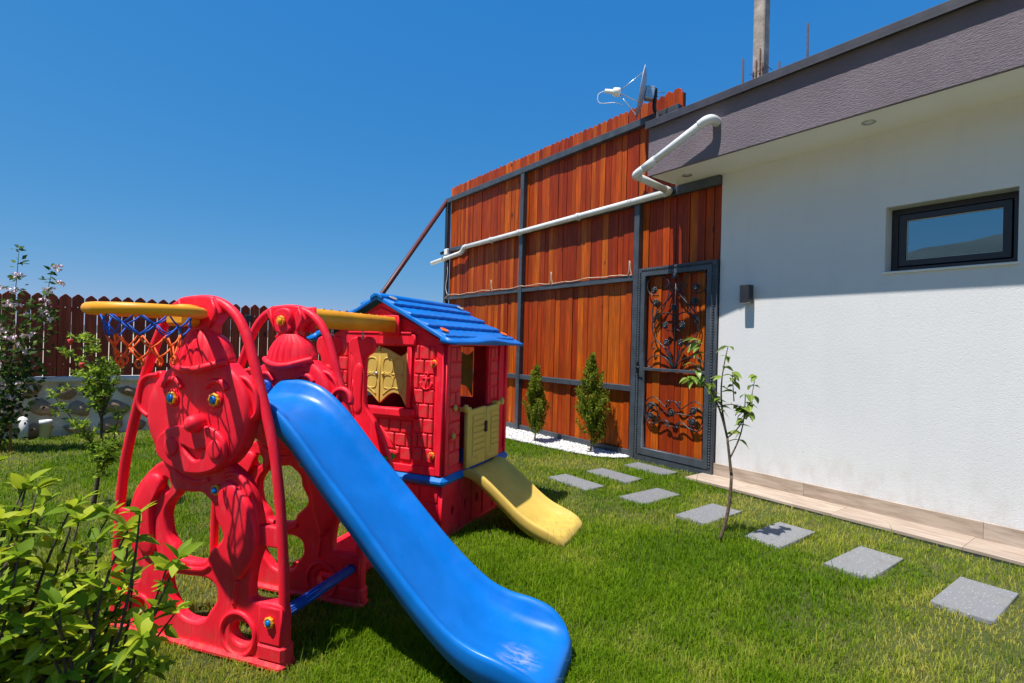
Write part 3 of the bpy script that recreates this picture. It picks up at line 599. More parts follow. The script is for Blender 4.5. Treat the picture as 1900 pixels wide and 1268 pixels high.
BODY = [(-.547, .783), (-.609, .769), (-.681, .74), (-.754, .676), (-.806, .61), (-.834, .523), (-.837, .45), (-.821, .379), (-.793, .327), (-.766, .284), (-.753, .24), (-.80, .215), (-.876, .175), (-.924, .12), (-.94, .06), (-.965, .03), (-.963, .0), (-.78, .0), (-.465, .0), (-.166, .0), (-.02, .0), (.024, .03), (.016, .093), (.010, .235), (-.031, .258), (-.139, .252), (-.154, .277), (-.155, .321), (-.144, .381), (-.119, .458), (-.121, .545), (-.149, .644), (-.193, .72), (-.27, .771), (-.348, .801)]
H0 = [(-.632, .686), (-.655, .671), (-.662, .648), (-.645, .63), (-.624, .627), (-.601, .641), (-.597, .665), (-.61, .683)]
H1 = [(-.541, .64), (-.48, .642), (-.426, .648), (-.395, .634), (-.355, .601), (-.343, .553), (-.308, .498), (-.314, .46), (-.363, .415), (-.386, .377), (-.43, .361), (-.49, .358), (-.541, .365), (-.563, .401), (-.601, .442), (-.617, .495), (-.618, .541), (-.596, .583), (-.561, .618)]
H2 = [(-.604, .254), (-.569, .287), (-.487, .293), (-.388, .299), (-.338, .28), (-.325, .248), (-.328, .214), (-.358, .171), (-.386, .132), (-.43, .114), (-.501, .118), (-.543, .149), (-.581, .192)]
PETALL = [(-.697, .702), (-.649, .699), (-.631, .66), (-.661, .605), (-.68, .548), (-.676, .454), (-.663, .386), (-.693, .35), (-.748, .373), (-.783, .44), (-.792, .518), (-.773, .599), (-.733, .667)]
PETALR = [(-.312, .69), (-.275, .716), (-.228, .699), (-.17, .647), (-.134, .572), (-.120, .502), (-.130, .421), (-.169, .364), (-.209, .324), (-.235, .375), (-.261, .445), (-.272, .509), (-.299, .587), (-.315, .637)]
def knob(x, y, z, parent, r=.021, c=('yellow_plastic', 'blue_plastic'), name='bolt_cap'):
    mt = Matrix(((1, 0, 0, x), (0, 0, -1, y), (0, 1, 0, z), (0, 0, 0, 1)))
    m = MB(); m.lathe([(r*1.0, 0), (r*1.05, .006), (r*.95, .012), (r*.72, .013), (r*.68, .009), (0, .009)], mt, 32, 0, .07, 8)
    m.lathe([(r*.62, .009), (r*.6, .015), (r*.4, .018), (0, .019)], mt, 20, 1); return m.build(name, list(c), parent)
def bear_panel(first):
    p = MB(); p.plate(smooth(BODY, 4), [smooth(H0, 3), smooth(H1, 4), smooth(H2, 4), ell(-.194, .112, .052, .045), ell(-.737, .10, .042, .048)], -.026, .026, .013, 3)
    p.plate(smooth(HEAD, 4), [], -.034, .03, .014, 3)
    p.plate(smooth(ARCHTOP, 3), [], -.028, .028, .012, 3)
    pan = p.build('bear_panel', 'red_plastic', play)
    t = MB(); t.tube([(a, 0, b) for a, b in smooth(TUBE, 3, False)], .0205, 14)
    t.plate(rect(-.935, .44, -.825, .52), [], -.016, .016, .006, 2); t.plate(rect(-.136, .47, -.02, .552), [], -.018, .018, .006, 2)
    t.build('arch_tube', 'red_plastic', pan)
    MB().puff(smooth(HEAD, 3), -.032, .022, .01, None, [(1, .01), (.995, 0), (.985, -.35), (.965, -.62), (.93, -.82), (.86, -.93), (.6, -.98), (.3, -1), (.1, -1)]).build('face', 'red_plastic', pan)
    for E, s in ((EARL, 1), (EARR, 1)):
        cx = sum(q[0] for q in E)/len(E); cz = sum(q[1] for q in E)/len(E)
        inn = [(cx+(a-cx)*.62, cz+(b-cz)*.62) for a, b in E]
        m = MB(); m.plate(smooth(E, 4), [], -.022, .022, .012, 3); m.tube([(a, -.024, b) for a, b in smooth([(cx+(a-cx)*.86, cz+(b-cz)*.88) for a, b in E[:8]], 4, False)], .0095, 8); m.build('ear', 'red_plastic', pan)
    hl = [(1.165, -.582, -.297), (1.205, -.575, -.304), (1.245, -.56, -.317), (1.278, -.536, -.336), (1.30, -.512, -.362), (1.318, -.49, -.386)]
    hm = MB(); nf = 56; vs = []; fs = []
    for t_, (z_, xa, xb) in enumerate(hl):
        for i in range(nf+1):
            f = i/nf; k = math.sqrt(max(0, 1-(2*f-1)**2)); fl = abs(math.sin(math.pi*7*f))**.35
            vs.append((xa+(xb-xa)*f, -.02-k*(.062-.034*(t_/5)**2)-.010*fl*k*(1-.5*t_/5), z_-.012*k*(1-t_/5)))
    for t_ in range(len(hl)-1):
        for i in range(nf): fs.append((t_*(nf+1)+i, t_*(nf+1)+i+1, (t_+1)*(nf+1)+i+1, (t_+1)*(nf+1)+i))
    hm.add(vs, fs, True); hm.plate(smooth(HAT, 3), [], -.024, .024, .008, 2); hm.build('hat', 'red_plastic', pan)
    br = smooth([(-.585, -.035, 1.187), (-.53, -.07, 1.172), (-.46, -.092, 1.160), (-.40, -.092, 1.162), (-.34, -.075, 1.178), (-.292, -.035, 1.195)], 5, False)
    MB().tube(br, .0155, 10).build('hat_brim', 'red_plastic', pan)
    for (x0, x1) in ((-.545, -.52), (-.475, -.45), (-.40, -.415)):
        pass
    MB().plate([(-.385, 1.455), (-.355, 1.395), (-.392, 1.33), (-.405, 1.40)], [], -.04, -.02, .006, 2).build('arch_rib', 'red_plastic', pan)
    MB().plate([(-.585, 1.43), (-.56, 1.45), (-.545, 1.39), (-.525, 1.33), (-.55, 1.37)], [], -.04, -.02, .006, 2).build('arch_rib', 'red_plastic', pan)
    MB().plate(smooth(MUZZLE, 4), [smooth(MOUTH, 4)], -.074, -.048, .011, 3).build('muzzle', 'red_plastic', pan)
    MB().puff(ell(-.403, .943, .036, .038), -.068, .050, .03, None, [(1, .03), (1, 0), (.98, -.3), (.9, -.6), (.72, -.82), (.45, -.95), (.2, -1)]).build('nose', 'red_plastic', pan)
    for x, z in ((-.535, .838), (-.300, .846)): MB().puff(ell(x, z, .036, .040), -.073, .010, .006).build('cheek', 'red_plastic', pan)
    for q in ([(-.612, 1.08), (-.594, 1.104), (-.567, 1.115), (-.535, 1.11), (-.506, 1.08)], [(-.375, 1.09), (-.348, 1.112), (-.318, 1.117), (-.288, 1.108), (-.268, 1.085)]):
        MB().tube([(a, -.054, b) for a, b in smooth(q, 5, False)], .0125, 8).build('eyebrow', 'red_plastic', pan)
    for x, z in ((-.556, 1.037), (-.326, 1.042)):
        MB().lathe([(.032, 0), (.037, .004), (.033, .007), (.028, .004)], Matrix(((1, 0, 0, x), (0, 0, -1, -.054), (0, 1, 0, z), (0, 0, 0, 1))), 24).build('eye_socket', 'red_plastic', pan)
        knob(x, -.056, z, pan, .026, name='eye')
    for q in (PETALL, PETALR): MB().puff(smooth(q, 4), -.024, .024, .01, None, [(1, .01), (1, 0), (.992, -.45), (.96, -.74), (.88, -.9), (.7, -.97), (.4, -1), (.15, -1)]).build('arm_relief', 'red_plastic', pan)
    m = MB()
    for pts in ([(-.30, .73), (-.25, .745), (-.20, .715), (-.16, .66)], [(-.215, .32), (-.225, .27), (-.23, .22)], [(-.66, .36), (-.60, .33), (-.5, .325), (-.40, .335), (-.36, .36)], [(-.60, .74), (-.52, .70), (-.44, .69), (-.38, .71)]):
        MB().tube([(a, -.022, b) for a, b in smooth(pts, 4, False)], .012, 8).build('limb_relief', 'red_plastic', pan)
    for x, z, r in ((-.205, .108, .085), (-.745, .098, .07)):
        MB().tube([(x+r*math.cos(a), -.026, max(.012, z+r*math.sin(a))) for a in np.linspace(0, 2*math.pi, 36, endpoint=False)], .011, 8, True).build('wheel_ring', 'red_plastic', pan)
    MB().box((-.965, -.045, .0), (.025, .045, .034), .012).box((-.11, -.036, .03), (.022, .036, .10), .012).build('foot_beam', 'red_plastic', pan)
    MB().plate(rect(-.10, .10, .008, .245), [], -.034, -.02, .006, 2).build('foot_block', 'red_plastic', pan)
    knob(-.332, -.03, .672, pan); knob(-.042, -.034, .19, pan)
    return pan
p1 = bear_panel(True)
p2 = p1.copy(); col.objects.link(p2); p2.location = (0, .511, 0)
for ch in list(p1.children):
    if ch.name.startswith('eye') and not ch.name.startswith(('eye_', 'eyeb')): continue
    c = ch.copy(); col.objects.link(c); c.parent = p2
    for g in ch.children: d_ = g.copy(); col.objects.link(d_); d_.parent = c
# rib sub-sub-parts are flattened to keep thing > part > sub-part
for pan in (p1, p2):
    for ch in list(pan.children):
        for g in list(ch.children): g.parent = pan
m = MB(); m.plate(smooth([(-.515, 1.44), (-.47, 1.452), (-.43, 1.44), (-.415, 1.40), (-.43, 1.37), (-.42, 1.345), (-.44, 1.32), (-.475, 1.315), (-.51, 1.325), (-.525, 1.36), (-.515, 1.39), (-.53, 1.41)], 3), [], .511-.05, .511-.02, .012, 3).build('crown_rosette', 'red_plastic', p2).location = (0, -.511, 0)
knob(-.472, -.052, 1.385, p2, .024, ('yellow_plastic', 'yellow_plastic'))
# tubes between the panels
for s_, z_ in ((-.03, .195), ):
    m = MB(); m.tube([(s_, .02, z_), (s_, .49, z_)], .021, 12)
    for a in range(6): m.tube([(s_+.0205*math.cos(a), .02, z_+.0205*math.sin(a)), (s_+.0205*math.cos(a), .49, z_+.0205*math.sin(a))], .0035, 5)
    m.build('cross_tube', 'dark_blue_plastic', play)
MB().box((-.66, .035, .93), (-.40, .475, .965), .012).box((-.66, .035, .885), (-.63, .475, .93), .006).build('deck', 'dark_blue_plastic', play)
for s_, z_ in ((-.556, 1.037), (-.326, 1.042)):
    mt = Matrix(((1, 0, 0, s_), (0, 0, -1, .455), (0, 1, 0, z_), (0, 0, 0, 1)))
    m = MB().lathe([(.046, 0), (.046, .012), (.040, .017), (0, .017)], mt, 28)
    for a in np.linspace(0, 2*math.pi, 6, endpoint=False): m.tube([(s_+.016*math.cos(a), .439, z_+.016*math.sin(a)), (s_+.040*math.cos(a), .439, z_+.040*math.sin(a))], .0028, 5)
    m.lathe([(.016, .017), (.016, .022), (0, .024)], mt, 16); m.build('flower_disc', 'dark_blue_plastic', play)
for s_ in (-.29, -.12):   # red clips over the far slide wing
    q = [(s_-.05, .50, 1.02 if s_ < -.2 else .97)]; zc = 1.055 if s_ < -.2 else 1.0
    m = MB().tube([(s_+.055*math.cos(a), .485, zc+.055*math.sin(a)) for a in np.linspace(-.3, math.pi+.3, 16)], .014, 8); m.build('slide_clip', 'red_plastic', play)
def slide(st, yc, parent, mat, foot_from, name='slide', th=.03):
    P = smooth([tuple(r[:3]) for r in st], 5, False); HW = smooth([(r[3], 0, 0) for r in st], 5, False)
    m = MB(); rows = []
    ZL = smooth([(r[4] if len(r) > 4 else r[2], 0, 0) for r in st], 5, False)
    for (s, zf, zr0), hw, zl in zip(P, HW, ZL):
      hw = hw[0]; ring = []
      for side, zr in ((1, zr0), (-1, zl[0])):
        d = max(zr-zf, .001)
        bot = zf-th
        k = min(1, max(0, (s-foot_from)/.12)); bot = bot*(1-k)+.0*k
        half = [(hw+.004, bot), (hw+.012, max(bot+.005, zr-.055)), (hw+.016, zr-.022), (hw+.012, zr-.006), (hw+.002, zr), (hw-.010, zr-.005), (hw-.020, zr-.022*min(1, d/.05)), (hw-.034, zf+.38*d), (hw-.056, zf+.12*d), (hw-.095, zf+.02*d), (hw*.3, zf)]
        ring += [(s, yc+a, b) for a, b in half] if side == 1 else [(s, yc-a, b) for a, b in half[::-1]]
      rows.append(ring)
    L = len(rows[0]); vs = [v for r in rows for v in r]; fs = []
    for i in range(len(rows)-1):
        for j in range(L): fs.append((i*L+j, i*L+(j+1) % L, (i+1)*L+(j+1) % L, (i+1)*L+j))
    fs.append(tuple(range(L))); fs.append(tuple((len(rows)-1)*L+j for j in range(L))[::-1])
    m.add(vs, fs, True); return m.build(name, mat, parent)
SL = [(-.50, 1.0, 1.035, .19, 1.012), (-.44, 1.0, 1.085, .19, 1.02), (-.36, 1.0, 1.095, .19, 1.025), (-.26, .995, 1.085, .19, 1.03), (-.16, .96, 1.045, .19, 1.03), (-.04, .868, .95, .19, .945), (.13, .695, .775, .192), (.28, .55, .63, .195), (.45, .385, .462, .2), (.56, .285, .362, .205), (.68, .195, .272, .213), (.78, .145, .232, .222), (.88, .122, .215, .23), (.96, .112, .19, .228), (1.02, .10, .145, .21), (1.055, .075, .088, .18), (1.06, .02, .024, .17)]
sl = slide(SL, .245, play, 'slide_plastic', .93)
# hoop
hoop = MB().tube([(-.50+.178*math.sin(a), -.215-.178*math.cos(a), 1.388) for a in np.linspace(0, 2*math.pi, 48, endpoint=False)], .022, 12, True)
hoop.lathe([(.05, -.02), (.055, 0), (.05, .02), (.02, .026), (0, .026)], Matrix.Translation((-.50, -.055, 1.40)), 20); hoop.box((-.555, -.105, 1.335), (-.445, -.02, 1.41), .014)
hp = hoop.build('basketball_hoop', 'yellow_plastic', play)
for o_ in (hp, ):
    N = 9
    def nr(k, lev, tw):
        a = 2*math.pi*(k+tw)/N; r_, z_ = [(.148, 1.372), (.136, 1.335), (.120, 1.295), (.105, 1.25), (.092, 1.21)][lev]
        j = .006*math.sin(k*2.1+lev*1.7); return Vector((-.50+(r_+j)*math.sin(a), -.215-(r_+j)*math.cos(a), z_+.006*math.sin(k*1.3+lev)))
    mb1 = MB(); mb2 = MB()
    for k in range(N):
        for lev in range(4):
            tw = .5*(lev % 2)
            for d2 in (-.5, .5):
                a = nr(k, lev, tw); b = nr(k, lev+1, tw+d2); mid = (a+b)/2+Vector((0, 0, -.004))
                (mb1 if lev < 2 else mb2).tube([a, mid, b], .0034, 5)
        if True:
            a = nr(k, 4, 0); mb2.tube(smooth([a, a+Vector((.012*math.cos(k), .012*math.sin(k), -.015)), a+Vector((0, 0, -.032)), a+Vector((-.012*math.cos(k), -.012*math.sin(k), -.014))], 3), .004, 5, True)
    mb1.build('upper_net', 'blue_cord', hp); mb2.build('lower_net', 'orange_cord', hp)
# swing beam
bm_ = MB()
bm_.plate([(-.055, 1.355), (.055, 1.355), (.06, 1.42), (.045, 1.455), (-.045, 1.455), (-.06, 1.42)], [], .56, 1.375, .008, 2)
for y in (.7, 1.0): bm_.tube([(-.06+.0, y+.13*math.sin(a), 1.44-.035+.035*math.cos(a)) for a in np.linspace(-1.5, 1.5, 12)], .006, 6)
for y in np.arange(.6, 1.35, .09): bm_.lathe([(.006, 0), (.005, .006), (0, .007)], Matrix.Translation((0, y, 1.455)), 8)
b_ = bm_.build('swing_beam', 'yellow_plastic', play); b_.location = (-.41, 0, 0)
MB().plate(rect(-.075, 1.33, .075, 1.47), [], 1.375, 1.41, .012, 3).build('beam_socket', 'red_plastic', play).location = (-.415, 0, 0)
MB().plate(rect(-.075, 1.33, .075, 1.46), [], .53, .565, .012, 3).build('beam_socket', 'red_plastic', play).location = (-.415, 0, 0)
# base tray
tr = MB(); N = 14
for i in range(N):
    x0 = -.50+.31*i/N; x1 = -.50+.31*(i+1)/N-.003; h = .085+.03*math.cos((i/N-.5)*2.4)
    tr.box((x0, .62, .04), (x1, 1.18, h), .003)
tr.box((-.52, .6, 0), (-.175, 1.2, .08), .015); tr.build('base_tray', 'red_plastic', play)
# swing (hangs from the beam: its own thing)
sw = empty('swing_seat', PO, PA); tag(sw, 'red plastic swing with two tall side boards hanging behind slide', 'swing')
SB = [(-.424, 1.300), (-.452, 1.317), (-.498, 1.308), (-.517, 1.272), (-.509, 1.217), (-.485, 1.193), (-.486, 1.09), (-.487, .978), (-.497, .859), (-.51, .70), (-.515, .50), (-.50, .35), (-.40, .30), (-.22, .31), (-.165, .36), (-.17, .46), (-.205, .58), (-.26, .711), (-.326, .815), (-.383, .89), (-.391, .984), (-.394, 1.094), (-.388, 1.189), (-.348, 1.221), (-.334, 1.269), (-.351, 1.308), (-.388, 1.319)]
for y in (.80, 1.10):
    b_ = MB().plate(smooth(SB, 3), [], y-.02, y+.02, .010, 3).build('side_board', 'red_plastic', sw)
    MB().tube([(a, y-.022, z) for a, z in smooth([(-.45, 1.16), (-.41, 1.20), (-.47, 1.05), (-.47, .85), (-.44, .78), (-.36, .70), (-.27, .60), (-.21, .50)], 4, False)][8:], .007, 6).build('board_ridge', 'red_plastic', b_)
    MB().puff(smooth([(-.47, 1.10), (-.45, 1.15), (-.42, 1.15), (-.405, 1.10), (-.41, .95), (-.41, .86), (-.46, .85), (-.47, .97)], 3), y-.019, .010, .005).build('board_relief', 'red_plastic', b_)
    ch = MB()
    for i in range(4):
        z = 1.305+.02*i; mt = [(( -.424+(.007*math.cos(a) if i % 2 else 0)), y+(0 if i % 2 else .007*math.cos(a)), z+.014*math.sin(a)) for a in np.linspace(0, 2*math.pi, 12, endpoint=False)]
        ch.tube(mt, .003, 5, True)
    ch.build('chain', 'zinc', sw)
MB().box((-.50, .822, .32), (-.19, 1.078, .355), .012).build('seat', 'red_plastic', sw)
MB().box((-.51, .822, .36), (-.475, 1.078, .80), .012).build('backrest', 'red_plastic', sw)
MB().tube([(-.23, .76, .585), (-.23, 1.14, .585)], .016, 12).lathe([(.02, 0), (.024, .02), (.02, .04), (0, .042)], Matrix(((1, 0, 0, -.23), (0, 0, 1, 1.12), (0, 1, 0, .585), (0, 0, 0, 1))), 14).build('hand_bar', 'green_plastic', sw)

# ------------------------------------------------------------------ playhouse
HK = Vector((-2.964, 1.689, 0)); HA = R(29.31)
ph = empty('playhouse', HK, HA); tag(ph, 'red plastic playhouse with blue gable roof, cream shutters and small yellow slide', 'playhouse')
HWD, HD, ZB, ZT, ZR = 1.03, .96, .415, 1.288, 1.565
def px_loop(l): return l
WIN = [(-.745, .845), (-.285, .845), (-.285, 1.262), (-.745, 1.262)]
gab = [(-HWD, ZB), (0, ZB), (0, ZT), (-HWD/2, ZR), (-HWD, ZT)]
fw = MB().plate(gab, [WIN], 0, .035, .006, 2).build('front_wall', 'red_plastic', ph)
MB().plate(gab, [WIN], HD-.035, HD, .006, 2).build('rear_wall', 'red_plastic', ph)
bc = {}
def brick(parent, x, z, w, h, face='f', name='brick', mat='red_plastic', pr=.012):
    key = (round(w, 3), round(h, 3), mat, pr)
    if key not in bc: bc[key] = MB().box((-w/2, -pr, -h/2), (w/2, .004, h/2), .006).mesh('brick', mat)
    return inst(name, bc[key], parent, (x, 0, z) if face == 'f' else (0, x, z), (0, 0, 0) if face == 'f' else (0, 0, R(90)))
def brick_rows(parent, x0, x1, z0, z1, rows, face, seed):
    r = random.Random(seed); h = (z1-z0)/rows
    for i in range(rows):
        x = x0; ws = []
        n = max(1, round((x1-x0)/.085)); off = (i % 2)*.5
        cuts = sorted({x0, x1, *[x0+(x1-x0)*(k+off)/n for k in range(n+1) if x0+.025 < x0+(x1-x0)*(k+off)/n < x1-.025]})
        for a, b in zip(cuts[:-1], cuts[1:]): brick(parent, (a+b)/2, z0+h*(i+.5), b-a-.007, h-.007, face)
brick_rows(fw, -.235, -.075, .50, 1.275, 8, 'f', 1); brick_rows(fw, -.965, -.795, .50, 1.275, 8, 'f', 2); brick_rows(fw, -.79, -.24, .50, .77, 3, 'f', 3)
for a, b, c, d in ((-.052, ZB+.01, -.004, ZT-.01), (-1.026, ZB+.01, -.985, ZT-.01)): MB().plate(rect(a, b, c, d), [], -.02, .01, .007, 2).build('corner_post', 'red_plastic', fw)
MB().plate(rect(-1.0, ZB+.008, -.02, ZB+.06), [], -.016, .004, .005, 2).build('skirting', 'red_plastic', fw)
MB().plate(rect(-.80, .79, -.215, .845), [], -.045, .02, .01, 2).build('window_sill', 'red_plastic', fw)
MB().plate(rect(-.80, 1.268, -.22, 1.345), [], -.03, .004, .01, 2).plate(rect(-.78, 1.345, -.25, 1.358), [], -.036, .0, .004, 2).build('window_header', 'red_plastic', fw)
for a in (-.762, -.268): MB().plate(rect(a-.016, .85, a+.016, 1.262), [], -.024, .0, .007, 2).build('window_jamb', 'red_plastic', fw)
MB().plate([(-.12, 1.37), (-HWD/2, 1.525), (-.91, 1.37), (-.85, 1.37), (-HWD/2, 1.48), (-.18, 1.37)], [], -.014, .002, .004, 1).build('gable_rib', 'red_plastic', fw)
def shutter(x0, x1, left, ybase, parent):
    w = x1-x0; n = 16; topz = []; botz = []
    for i in range(n+1):
        t = i/n; tt = t if left else 1-t     # tt=1 at the meeting edge
        topz.append((x0+w*t, 1.185+.065*(1-math.cos(tt*math.pi*1.0))/2+.045*(max(0, .25-tt)/.25)**1.2)); botz.append((x0+w*t, .905-.035*tt+.055*math.sin(math.pi*tt)**1.2-.05*(max(0, .2-tt)/.2)))
    m = MB().plate(botz+topz[::-1], [], ybase-.018, ybase+.002, .005, 2)
    s_ = m.build('shutter', 'cream_plastic', parent)
    for (z0, z1) in ((.98, 1.055), (1.085, 1.17)):
        for c_ in (x0+w*.3, x0+w*.7):
            ww = w*.15
            MB().tube([(a, ybase-.018, b) for a, b in smooth([(c_-ww, z0), (c_+ww, z0), (c_+ww, z1), (c_-ww, z1)], 4)], .0045, 6, True).build('moulding', 'cream_plastic', s_)
    MB().tube([(a, ybase-.018, b) for a, b in [(p[0], p[1]+.035) for p in botz[2:-2]]], .005, 6).build('moulding', 'cream_plastic', s_)
    MB().tube([(x0+.02, ybase-.018, 1.07), (x1-.02, ybase-.018, 1.07)], .005, 6).build('moulding', 'cream_plastic', s_)
    xk = x1-.025 if left else x0+.025
    MB().lathe([(.012, 0), (.013, .006), (.008, .011), (0, .012)], Matrix(((1, 0, 0, xk), (0, 0, -1, ybase-.018), (0, 1, 0, 1.07), (0, 0, 0, 1))), 14).build('knob', 'cream_plastic' if not left else 'zinc', s_)
shutter(-.735, -.518, True, .012, ph); shutter(-.512, -.295, False, .012, ph)
shutter(-.735, -.518, True, HD-.02, ph); shutter(-.512, -.295, False, HD-.02, ph)
def anchor(x, z, y=-.012):
    m = MB(); m.tube([(x, y, z-.045), (x, y, z+.035)], .006, 7); m.tube([(x+.012*math.cos(a), y, z+.047+.012*math.sin(a)) for a in np.linspace(0, 2*math.pi, 14, endpoint=False)], .005, 6, True)
    m.tube([(x-.03, y, z+.022), (x+.03, y, z+.022)], .006, 7); m.tube([(x+.042*math.cos(a), y, z-.008+.042*math.sin(a)) for a in np.linspace(math.pi*1.05, math.pi*1.95, 14)], .006, 7)
    for s in (-1, 1): m.lathe([(.011, -.008), (.011, .004), (0, .006)], Matrix(((1, 0, 0, x+.043*s), (0, 0, -1, y), (0, 1, 0, z-.012), (0, 0, 0, 1))), 8)
    m.build('anchor_relief', 'red_plastic', fw)
anchor(-.135, 1.035); anchor(-.885, 1.035)
for x, z in ((-.075, 1.157), (-.075, .555), (-.955, 1.157), (-.955, .555)): knob(x, -.012, z, fw, .022, ('yellow_plastic', 'red_plastic'))
m = MB().plate([(-.60, .575), (-.50, .70), (-.50, .575)], [], -.022, 0, .006, 2).plate([(-.49, .575), (-.49, .72), (-.36, .575)], [], -.022, 0, .006, 2).plate(smooth([(-.64, .56), (-.36, .56), (-.38, .52), (-.60, .515)], 3), [], -.024, 0, .008, 2); m.build('sailboat_relief', 'red_plastic', fw)
# door wall (x = 0)
def yz(l): return l
def side_wall(x0, x1, name, opening):
    m = MB(); m.plate(rect(.0, ZB, HD, ZT), [opening] if opening else [], x0, x1, .005, 2)
    o = m.build(name, 'red_plastic', ph); o.rotation_euler = (0, 0, R(90)); return o
dw = side_wall(0, .035, 'door_wall', [(.215, ZB+.02), (.215, ZT-.012), (.645, ZT-.012), (.645, ZB+.02)])
side_wall(HWD-.035, HWD, 'back_side_wall', [(.3, .85), (.3, 1.25), (.66, 1.25), (.66, .85)])
def dbrick(y, z, w, h):
    key = ('d', round(w, 3), round(h, 3))
    if key not in bc: bc[key] = MB().box((-w/2, -.010, -h/2), (w/2, .004, h/2), .006).mesh('brick', 'red_plastic')
    inst('brick', bc[key], dw, (y, 0, z))
for y0, y1 in ((.05, .205), (.655, .78)):
    for i in range(8):
        z = .47+.10*i+.05
        if i % 3 == 1: dbrick(y0+(y1-y0)*.27, z, (y1-y0)*.5-.006, .093); dbrick(y0+(y1-y0)*.77, z, (y1-y0)*.44-.006, .093)
        else: dbrick((y0+y1)/2, z, y1-y0-.006, .093)
for y0, y1 in ((.002, .04), (.80, .835), (.92, .957)): MB().plate(rect(y0, ZB+.01, y1, ZT-.006), [], -.016, .01, .006, 2).build('corner_post', 'red_plastic', dw)
MB().plate(rect(.04, ZB+.004, .92, ZB+.05), [], -.006, .01, .004, 1).build('skirting', 'red_plastic', dw)
for y, z in ((.115, .86), (.10, .675), (.765, .69)): knob(y, -.012, z, dw, .02, ('cream_plastic', 'cream_plastic'))
MB().tube([(.10+.04*math.cos(a), -.010, .675+.045*math.sin(a)) for a in np.linspace(0, 2*math.pi, 24, endpoint=False)], .006, 6, True).build('ring_relief', 'red_plastic', dw)
def half_door(y0, y1, tilt):
    e = MB().plate([(0, 0), (y1-y0, 0), (y1-y0, .405), (0, .395)], [], -.03, 0, .006, 2).build('half_door', 'cream_plastic', ph)
    e.location = (.02, y0, ZB+.018); e.rotation_euler = (0, 0, R(90)+tilt)
    w = y1-y0
    for i in range(7): MB().box((.02 if tilt < 0 else .07, -.037, .07+.042*i), (w-.07 if tilt < 0 else w-.02, -.028, .105+.042*i), .004).build('slat', 'cream_plastic', e)
    MB().box((.02, -.034, .012), (w*.55, -.028, .06), .003).build('panel', 'cream_plastic', e); return e
d1 = half_door(.235, .515, 0); d2 = half_door(.522, .745, 0)
MB().box((.245, -.05, .22), (.272, -.03, .30), .004).build('latch', 'rust', d1)
for y in (.225, .72): MB().box((.0, y-.03, .825), (.06, y+.05, .855), .008).lathe([(.018, -.02), (.02, .01), (.014, .03), (0, .034)], Matrix.Translation((.055, y+(.05 if y > .5 else -.03), .845)), 12).build('door_cap', 'cream_plastic', ph)
# blue deck band and red base
MB().box((-HWD-.03, -.035, ZB-.058), (.03, HD+.03, ZB+.004), .024).build('deck_band', 'blue_plastic', ph)
base = MB(); base.plate(rect(0, 0, HD-.0, ZB-.055), [ell(.142+.173*i, .168, .020, .033, 18) for i in range(4)], -.005, .02, .004, 1)
bo = base.build('base_side', 'red_plastic', ph); bo.rotation_euler = (0, 0, R(90))
for y in (.228, .40, .575, .75): MB().plate(rect(y-.008, .03, y+.008, ZB-.07), [], -.013, .0, .004, 1).build('base_rib', 'red_plastic', bo)
MB().plate(rect(-.01, 0, HD+.01, .028), [], -.02, .0, .006, 2).build('base_foot', 'red_plastic', bo)
bf = MB().plate(rect(-HWD, 0, -.02, ZB-.055), [], -.002, .02, .004, 1).build('base_front', 'red_plastic', ph)
for i, (a, b) in enumerate(((-.28, -.17), (-.16, -.03), (-.40, -.29), (-.55, -.41))):
    for k in range(3): MB().plate(rect(a, .03+.11*k, b, .13+.11*k), [], -.010, .0, .004, 1).build('brick', 'red_plastic', bf)
MB().box((-HWD, .02, .0), (-.02, HD, .02)).box((-HWD, HD-.02, .02), (-.02, HD, ZB-.06)).box((-HWD, .02, .02), (-HWD+.02, HD-.02, ZB-.06)).build('base_shell', 'red_plastic', ph)
YS = [(.015, .405, .415, .225), (.05, .405, .43, .225), (.12, .375, .425, .225), (.22, .30, .365, .225), (.34, .205, .275, .225), (.44, .13, .20, .225), (.52, .085, .155, .225), (.60, .068, .125, .225), (.68, .062, .095, .222), (.725, .056, .068, .215), (.752, .03, .04, .20), (.757, .008, .012, .195)]
slide(YS, .475, ph, 'cream_plastic', .55, 'small_slide', .035)
# roof
rx = -HWD/2
roof = MB(); 
for sgn in (-1, 1):
    e0 = (rx, ZR+.012); e1 = (rx+sgn*(HWD/2+.045), ZT+.002-.0)
    a = [(e0[0], e0[1]), (e1[0], e1[1]), (e1[0]+sgn*.055, e1[1]-.006), (e1[0]+sgn*.055, e1[1]+.014), (e1[0], e1[1]+.028), (e0[0], e0[1]+.03)]
    roof.plate(a, [], -.065, HD+.065, .006, 2)
rf = roof.build('roof', 'blue_plastic', ph)
MB().plate([(rx-.05, ZR+.008), (rx, ZR+.034), (rx+.05, ZR+.008), (rx+.05, ZR+.034), (rx+.02, ZR+.054), (rx-.02, ZR+.054), (rx-.05, ZR+.034)], [], -.072, HD+.072, .005, 2).build('ridge_cap', 'blue_plastic', rf)
sl_len = math.hypot(HWD/2+.045, ZR+.012-ZT); ang = math.atan2(ZR+.010-ZT, HWD/2+.045)
